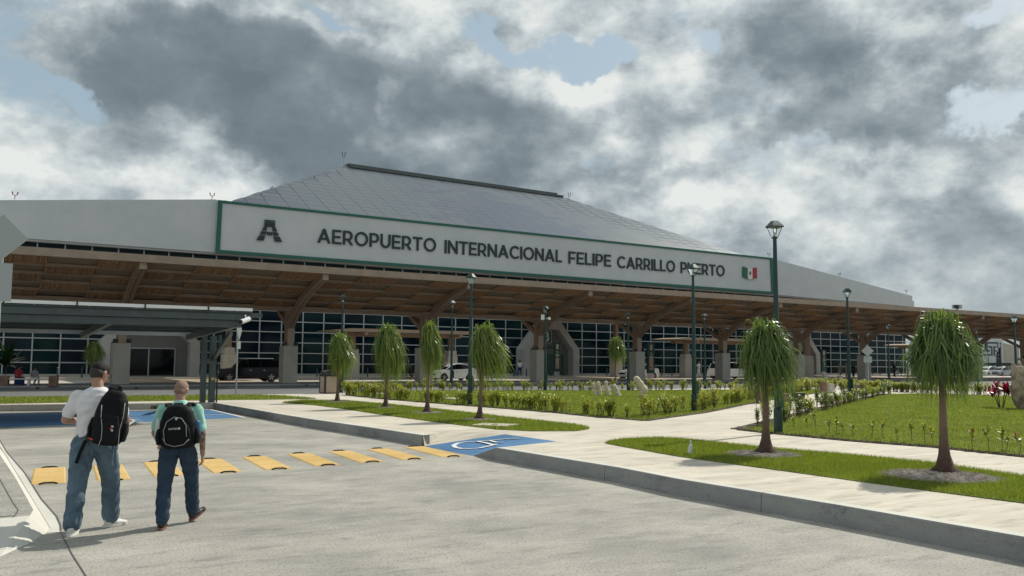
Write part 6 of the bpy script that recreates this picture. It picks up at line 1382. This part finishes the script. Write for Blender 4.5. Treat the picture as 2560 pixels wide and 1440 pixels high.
def strap(o,pts,w,m='bag_black',name='shoulder_strap',th=.012):
    P=[Vector(p) for p in pts]; mb=MB(); vs=[]
    for i,p in enumerate(P):
        d=(P[min(i+1,len(P)-1)]-P[max(0,i-1)]).normalized(); out=Vector((p.x*.1,p.y,p.z*.2)); out=Vector((0,-1,0)) if abs(d.y)<.7 else Vector((0,0,1)); sd=d.cross(out).normalized(); out=sd.cross(d)
        vs+=[p+sd*w/2,p-sd*w/2,p-sd*w/2+out*th,p+sd*w/2+out*th]
    fs=[]
    for i in range(len(P)-1):
        for j in range(4): fs.append((4*i+j,4*i+(j+1)%4,4*i+4+(j+1)%4,4*i+4+j))
    n=len(P)-1; fs+=[(0,1,2,3),(4*n+3,4*n+2,4*n+1,4*n)]; mb.add(vs,fs); return mb.build(name,m,o,smooth=False)
# straps in the bag's own frame (x right, y forward, z up)
strap(bp1,[(-.05,.02,.22),(-.05,.04,.28),(-.04,.10,.312),(-.03,.20,.285),(-.03,.29,.20),(-.02,.33,.05)],.075)
strap(bp1,[(-.17,.06,-.22),(-.20,.03,-.30),(-.215,.0,-.40),(-.225,-.02,-.50)],.034,name='hanging_strap',th=.006)

B=Blob(); B.ell((-.175,.03,-.235),(.035,.03,.045)); B.build('strap_buckle','black_plastic',bp1,.008,2)
bp2=backpack('black backpack with grey piping worn on both shoulders of the shorter man',man2,math.radians(-14),(.015,-.205,1.06),.37,.45,.20,-.03,.05,'short')
arcp=[(-.115,-.152,-.13),(-.125,-.165,-.02),(-.09,-.172,.07),(-.02,-.165,.115),(.05,-.168,.10),(.095,-.168,.03),(.098,-.168,-.09)]
MB().tube(arcp,.0026,6).build('piping','piping_grey',bp2,smooth=True); MB().tube([(-.14,-.12,-.10),(-.10,-.160,-.16),(-.02,-.172,-.185),(.07,-.165,-.17),(.12,-.14,-.12)],.0026,6).build('piping','piping_grey',bp2,smooth=True)
MB().lathe([(.010,-.004),(.013,0),(.010,.004)],10).map(lambda v:Vector((v.x+.0,-.172+v.z,v.y+.095))).build('logo_ring','piping_grey',bp2)
word('UNITED',-.075,.012,-.015,.004,-.168,bp2,'piping_grey',depth=.004,name='logo_letter'); MB().box((.027,-.168,-.003),(.020,.006,.022)).build('logo_mark','piping_grey',bp2)
for sx in (-1,1): strap(bp2,[(sx*.05,.03,.17),(sx*.085,.06,.20),(sx*.11,.13,.222),(sx*.13,.22,.19),(sx*.14,.29,.10),(sx*.145,.31,-.05)],.06)
B=Blob(); B.cap((-.20,.0,-.12),(-.195,.0,.04),.034,.032); B.cap((-.195,0,.05),(-.195,0,.075),.02,.018); B.build('water_bottle','lamp_glass',bp2,.008,2); B=Blob(); B.cap((.195,.0,-.10),(.185,.0,.03),.03,.03); B.build('drink_can','bottle_blue',bp2,.008,2)

# --- distant people
def far_person(label,px,py,z,D,hpx,yaw,skin,top,bottom,pose='stand',hair='hair_black',extra=None,wide=1.0):
    o=empty('person',Vector(((px-1280)/2200*D,D,z)),-yaw,label,'person'); s=(hpx*D/2200)/1.75; o.scale=(s,s,s)
    B=Blob(); v=.02
    if pose=='sit':
        hipz=.50; fz_=.0; B.loft([(0,0,hipz-.02,.15,.11),(0,.0,hipz+.2,.14,.10),(0,.05,hipz+.45,.17,.10),(0,.07,hipz+.53,.08,.07)],16)
        kn=[Vector((-.12,.42,.48)),Vector((.12,.42,.48))]; an=[Vector((-.14,.30,.09)),Vector((.16,.34,.09))]; hips=[Vector((-.09,.02,.50)),Vector((.09,.02,.50))]; top0=hipz
    else:
        hipz=.90; st=.18 if pose=='walk' else .04; B.loft([(0,0,.88,.13,.09),(0,0,1.1,.13,.09),(0,.0,1.36,.16,.09),(0,.0,1.43,.07,.06)],16)
        hips=[Vector((-.09,0,.9)),Vector((.09,0,.9))]; an=[Vector((-.10,-st,.08)),Vector((.10,st,.08))]; kn=[hips[i].lerp(an[i],.5)+Vector((0,.03,0)) for i in (0,1)]; top0=.9
    dz=top0-.9
    for i in (0,1): B.chain([hips[i],kn[i],an[i]],[.075,.055,.04]); B.cap(an[i],an[i]+Vector((0,.14,-.04)),.045,.035)
    yl=.07 if pose=='sit' else 0
    S_=[Vector((sd*.18,yl,1.37+dz)) for sd in (-1,1)]; E_2=[Vector((sd*.25,yl+.0,1.10+dz)) for sd in (-1,1)]; Wr=[Vector((sd*.22,yl+.16,.90+dz)) for sd in (-1,1)]
    for i in (0,1): B.chain([S_[i],E_2[i],Wr[i]],[.05,.042,.03]); B.ell(Wr[i]+Vector((0,.03,-.05)),(.02,.035,.05))
    hc=Vector((0,yl+.04,1.60+dz)); B.ell(hc,(.08,.10,.11)); B.ell(hc+Vector((0,.03,-.06)),(.055,.06,.06)); B.ell(hc+Vector((0,.105,-.02)),(.015,.02,.02)); B.cap((0,yl,1.42+dz),hc-Vector((0,.01,.06)),.055,.055)
    for sd in (-1,1): B.ell(hc+Vector((sd*.08,0,-.01)),(.012,.02,.03))
    B.build('body',skin,o,.016,2)
    T=Blob(); T.loft([(0,yl*.1,.93+dz,.17*wide,.125),(0,yl*.3,1.1+dz,.165*wide,.12),(0,yl*.8,1.32+dz,.19*wide,.12),(0,yl,1.40+dz,.16*wide,.10),(0,yl,1.45+dz,.075,.068)],16)
    for i in (0,1): T.cap(S_[i],S_[i].lerp(E_2[i],.7),.075,.07)
    if pose=='dress': T.loft([(0,0,.35,.21,.17),(0,0,.7,.19,.15),(0,0,1.0,.17,.13)],16)
    T.build('shirt',top,o,v,2,wrinkle=.006,wscale=.2)
    J=Blob(); J.loft([(0,0,.84+dz,.17,.13),(0,0,.97+dz,.16,.12)],16)
    for i in (0,1): J.chain([hips[i],kn[i],an[i]+Vector((0,0,.06))],[.105,.08,.07])
    J.build('trousers',bottom,o,v,2)
    Hh_=Blob(); Hh_.ell(hc+Vector((0,-.015,.025)),(.088,.105,.10)); 
    if pose=='dress': Hh_.ell(hc+Vector((0,-.06,-.08)),(.08,.06,.14))
    Hh_.build('hair',hair,o,v*.8,2)
    return o
far_person('man in a red shirt seated on the white bench with his back to the camera',52,965,.10,55,66,.15,'skin_brown','cloth_red','cloth_black','sit',wide=1.15)
far_person('person in a grey shirt bent forward on the white bench',92,965,.10,55.3,62,.1,'skin_brown','cloth_grey','cloth_pale','sit')
P=Vector(((57-1280)/2200*54.6,54.6,.10)); sc2=empty('suitcase',P,.1,'dark blue suitcase standing behind the bench under the red-shirted man','suitcase'); MB().bb((-.27,-.12,.05),(.27,.12,.42)).build('shell','cloth_blue',sc2,bevel=.03); MB().bb((-.1,-.02,.42),(.1,.02,.5)).build('handle','black_plastic',sc2)
far_person('man in dark blue pushing a luggage trolley behind the palms',1023,943,.2,88,46,.9,'skin_brown','cloth_blue','cloth_black','walk')
tr_=empty('luggage_trolley',Vector(((1042-1280)/2200*88,88.4,.2)),.3,'dark luggage trolley pushed by the man in blue','trolley'); MB().beam((-.5,0,.25),(.5,0,.3),.5,.05).build('deck','steel_dark',tr_); MB().beam((-.5,0,.3),(-.55,0,1.0),.5,.05).build('handle_frame','steel_dark',tr_); MB().bb((-.3,-.25,.33),(.4,.25,.75)).build('basket','steel_dark',tr_)
for x in (-.4,.4): MB().tube([(x,-.2,.1),(x,.2,.1)],.1,10).build('wheel','rubber',tr_)
far_person('man in a white T-shirt walking with a blue suitcase by gate 3',1301,937,.2,101,39,.2,'skin_brown','shirt_white','cloth_blue','walk')
P=Vector(((1293-1280)/2200*100.5,100.5,.2)); s3=empty('suitcase',P,.3,'blue wheeled suitcase pulled by the man in the white T-shirt','suitcase'); MB().box((0,0,.36),(.45,.28,.6),rot=Matrix.Rotation(.35,3,'Y')).build('shell','jeans_mid',s3,bevel=.03); MB().beam((.1,0,.6),(.25,0,.95),.2,.02).build('handle','black_plastic',s3)
far_person('woman in a long white dress standing behind the second tall lamp post',1746,942,.2,104,38,2.4,'skin_brown','cloth_pale','cloth_pale','dress')
g1=far_person('security guard in khaki uniform and cap, left one of the pair',2098,944,.2,104,35,2.9,'skin_brown','cloth_khaki','cloth_khaki','stand','cloth_khaki'); g2=far_person('security guard in khaki uniform and cap, right one by the bend lamp post',2113,945,.2,104,35,2.0,'skin_brown','cloth_khaki','cloth_khaki','stand','cloth_khaki')
for g in (g1,g2): MB().lathe([(.135,1.66),(.13,1.68),(.10,1.69)],14,c=(0,.05)).build('cap_brim','cloth_khaki',g); MB().lathe([(.172,.93),(.176,.965),(.172,1.0)],14).map(lambda v:Vector((v.x,v.y*.74,v.z))).build('belt','cloth_black',g)
far_person('dark-dressed person half hidden behind the bend lamp post',2131,945,.2,106,34,3.0,'skin_brown','cloth_black','cloth_black')
far_person('man in dark clothes carrying a white bag right of the diamond sign',2233,945,.2,110,35,2.6,'skin_brown','cloth_black','cloth_black','walk')
P=Vector(((2241-1280)/2200*109.5,109.5,.2)); wb=empty('white_bag',P,0,'white carrier bag in the hand of the dark-dressed man','bag'); B=Blob(); B.ell((0,0,.55),(.22,.12,.28)); B.build('sack','shirt_white',wb,.03,2); MB().tube([(-.08,0,.78),(0,0,.95),(.08,0,.78)],.012,5).build('bag_handle','shirt_white',wb)
